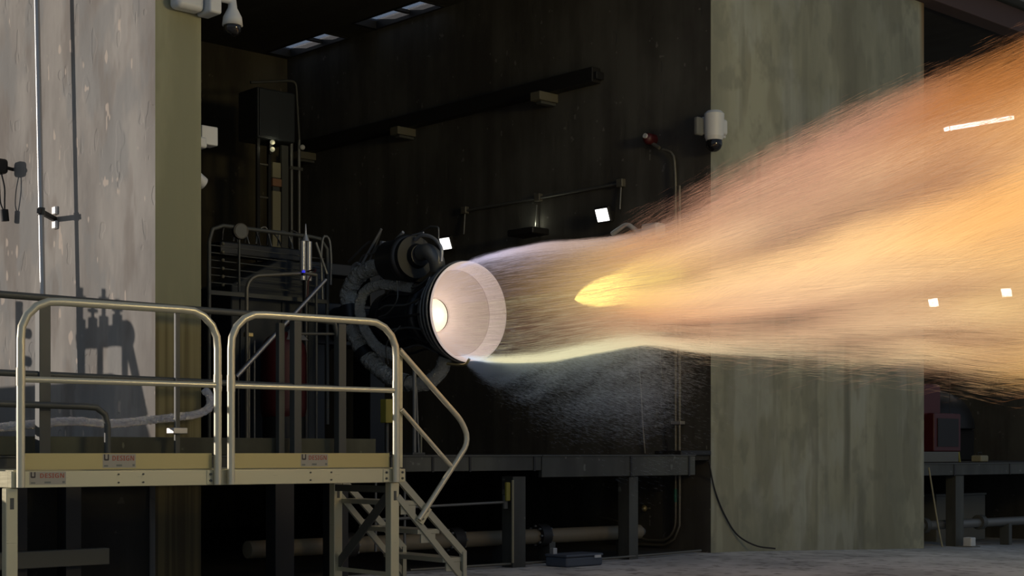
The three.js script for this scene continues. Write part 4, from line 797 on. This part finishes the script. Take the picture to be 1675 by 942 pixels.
for (const [x, y, z, h, l] of [[9.02, 1.03, -10.9, 0.20, 'short thin yellowish pin standing on the deck below the nozzle'], [8.3, 1.03, -11.2, 0.55, 'tall thin yellowish pin standing on the deck left of the platform corner']])
  solo('deck_pin', l, 'pin', rod([x, y, z], [x, y + h, z], 0.010, 8), M.cream);

// ---------------------------------------------------------------- right-hand bay beyond the column
{
  const g = thing('red_machine', 'red machine with a dark square opening on the deck of the right-hand bay', 'machine', [18.1, 0.92, -11.3]);
  part(g, 'housing', box(-0.02, 0.66, 0.14, 0.66, -0.3, 0.2, 0.02), M.red);
  part(g, 'opening', box(0.06, 0.58, 0.21, 0.59, 0.2, 0.212), M.blackRubber);
  part(g, 'bonnet', box(-0.3, 0.34, 0.6, 1.06, -0.3, 0.1, 0.06), M.redDark);
  part(g, 'base', box(-0.3, 0.6, 0.0, 0.14, -0.3, 0.2, 0.01), M.boxGrey);
  part(g, 'lever', bar([0.70, 0.0, 0.15], [0.62, 0.32, 0.15], 0.03, 0.03), M.yellow);
}
{
  const g = thing('tool_case', 'small yellowish case on the edge of the right-hand deck', 'case', [19.25, 0.92, -11.1]);
  part(g, 'body', box(-0.1, 0.1, 0, 0.09, -0.08, 0.08, 0.02), M.cream);
  part(g, 'handle', pipe([[-0.05, 0.08, 0], [-0.05, 0.13, 0], [0.05, 0.13, 0], [0.05, 0.08, 0]], 0.008, 0.02, 6), M.blackRubber);
}
{
  const g = thing('far_engine_stand', 'dark stand with a hooded shape in the gloom of the right-hand bay', 'stand', [21.0, 0.92, -13]);
  part(g, 'frame', box(-0.5, 0.7, 0, 0.5, -0.4, 0.4, 0.03), M.blackSteel);
  part(g, 'hood', new THREE.SphereGeometry(0.6, 24, 12, 0, 6.2832, 0, 1.5708).translate(0.2, 0.5, 0), M.blackSteel);
  part(g, 'side_post', box(-0.8, -0.68, 0, 0.55, -0.05, 0.05), M.darkSteel);
}
{
  const g = thing('reel_tag', 'small bright tag hanging in the gloom above the red machine', 'tag', [19.3, 1.5, -11.6]);
  part(g, 'strip', box(-0.13, 0.13, -0.012, 0.012, -0.01, 0.01, 0.004), M.white);
  part(g, 'cord', rod([0, 0, 0], [0, 5.15, 0], 0.006, 6), M.blackRubber);
}
{
  const mk = (p, l) => floodlight(p, l, 0.35, 0.2, M.lampFar);
  const a = mk([22.90, 3.59, -14.07], 'glowing white floodlight seen through the flame, right beside the column'); 
  const b = mk([22.90, 3.66, -12.72], 'glowing white floodlight seen through the flame, far right'); 
}
for (const [x0, x1, l] of [[17.55, 18.5, 'pale grey crate under the right-hand deck, left of its post'], [18.85, 20.2, 'pale grey crate under the right-hand deck, right of its post']]) {
  const g = thing('crate', l, 'crate', [0, 0, -12.2]);
  part(g, 'body', box(x0 + 0.6, x1 + 0.6, -0.25, 0.42, -0.3, 0.3, 0.015), M.boxGrey);
  part(g, 'rim', box(x0 + 0.58, x1 + 0.62, 0.42, 0.45, -0.31, 0.31, 0.006), M.boxGrey);
}
{
  const g = thing('ground_pipe', 'dark pipe low along the front of the right-hand bay', 'pipe', [0, 0, -10.9]);
  part(g, 'run', rod([16.7, 0.10, 0], [22, 0.08, 0], 0.06, 16), M.steel);
  for (const x of [17.5, 18.9]) part(g, 'flange', rod([x - 0.05, 0.1, 0], [x + 0.05, 0.1, 0], 0.10, 18), M.darkSteel);
  for (const x of [17.1, 19.6]) part(g, 'saddle', box(x - 0.04, x + 0.04, -0.25, 0.06, -0.07, 0.07), M.darkSteel);
}
solo('yellow_cable', 'thin yellowish cable slanting down beside the right edge of the column', 'cable', hoseOf([[16.98, 0.86, -10.5], [17.02, 0.5, -10.46], [17.06, 0.15, -10.42], [17.1, -0.14, -10.38]], 0.012, 30, 6), M.cream);
{
  const g = thing('marker_block', 'small white block on the ground beyond the column', 'block', [17.95, -0.185, -10.5]);
  part(g, 'block', box(-0.06, 0.06, 0, 0.13, -0.06, 0.06, 0.012), M.white);
  part(g, 'base', box(-0.1, 0.1, 0, 0.02, -0.1, 0.1, 0.006), M.boxGrey);
}
{
  const g = thing('batten_light', 'long glowing white tube light high in the right-hand bay, seen through the flame', 'light', [22.85, 6.48, -13.2]);
  part(g, 'tube', rod([0, 0, -0.62], [0, 0, 0.62], 0.035, 12), M.lampFar, 'glowing tube');
  part(g, 'housing', box(-0.06, 0.06, 0.04, 0.17, -0.66, 0.66, 0.01), M.boxGrey);
  const l = new THREE.RectAreaLight(new THREE.Color(1, 0.97, 0.95), 1.0, 0.08, 1.2); l.position.set(0, -0.045, 0); l.rotation.x = -Math.PI / 2; g.add(l);
}
renderer.render(scene, camera);
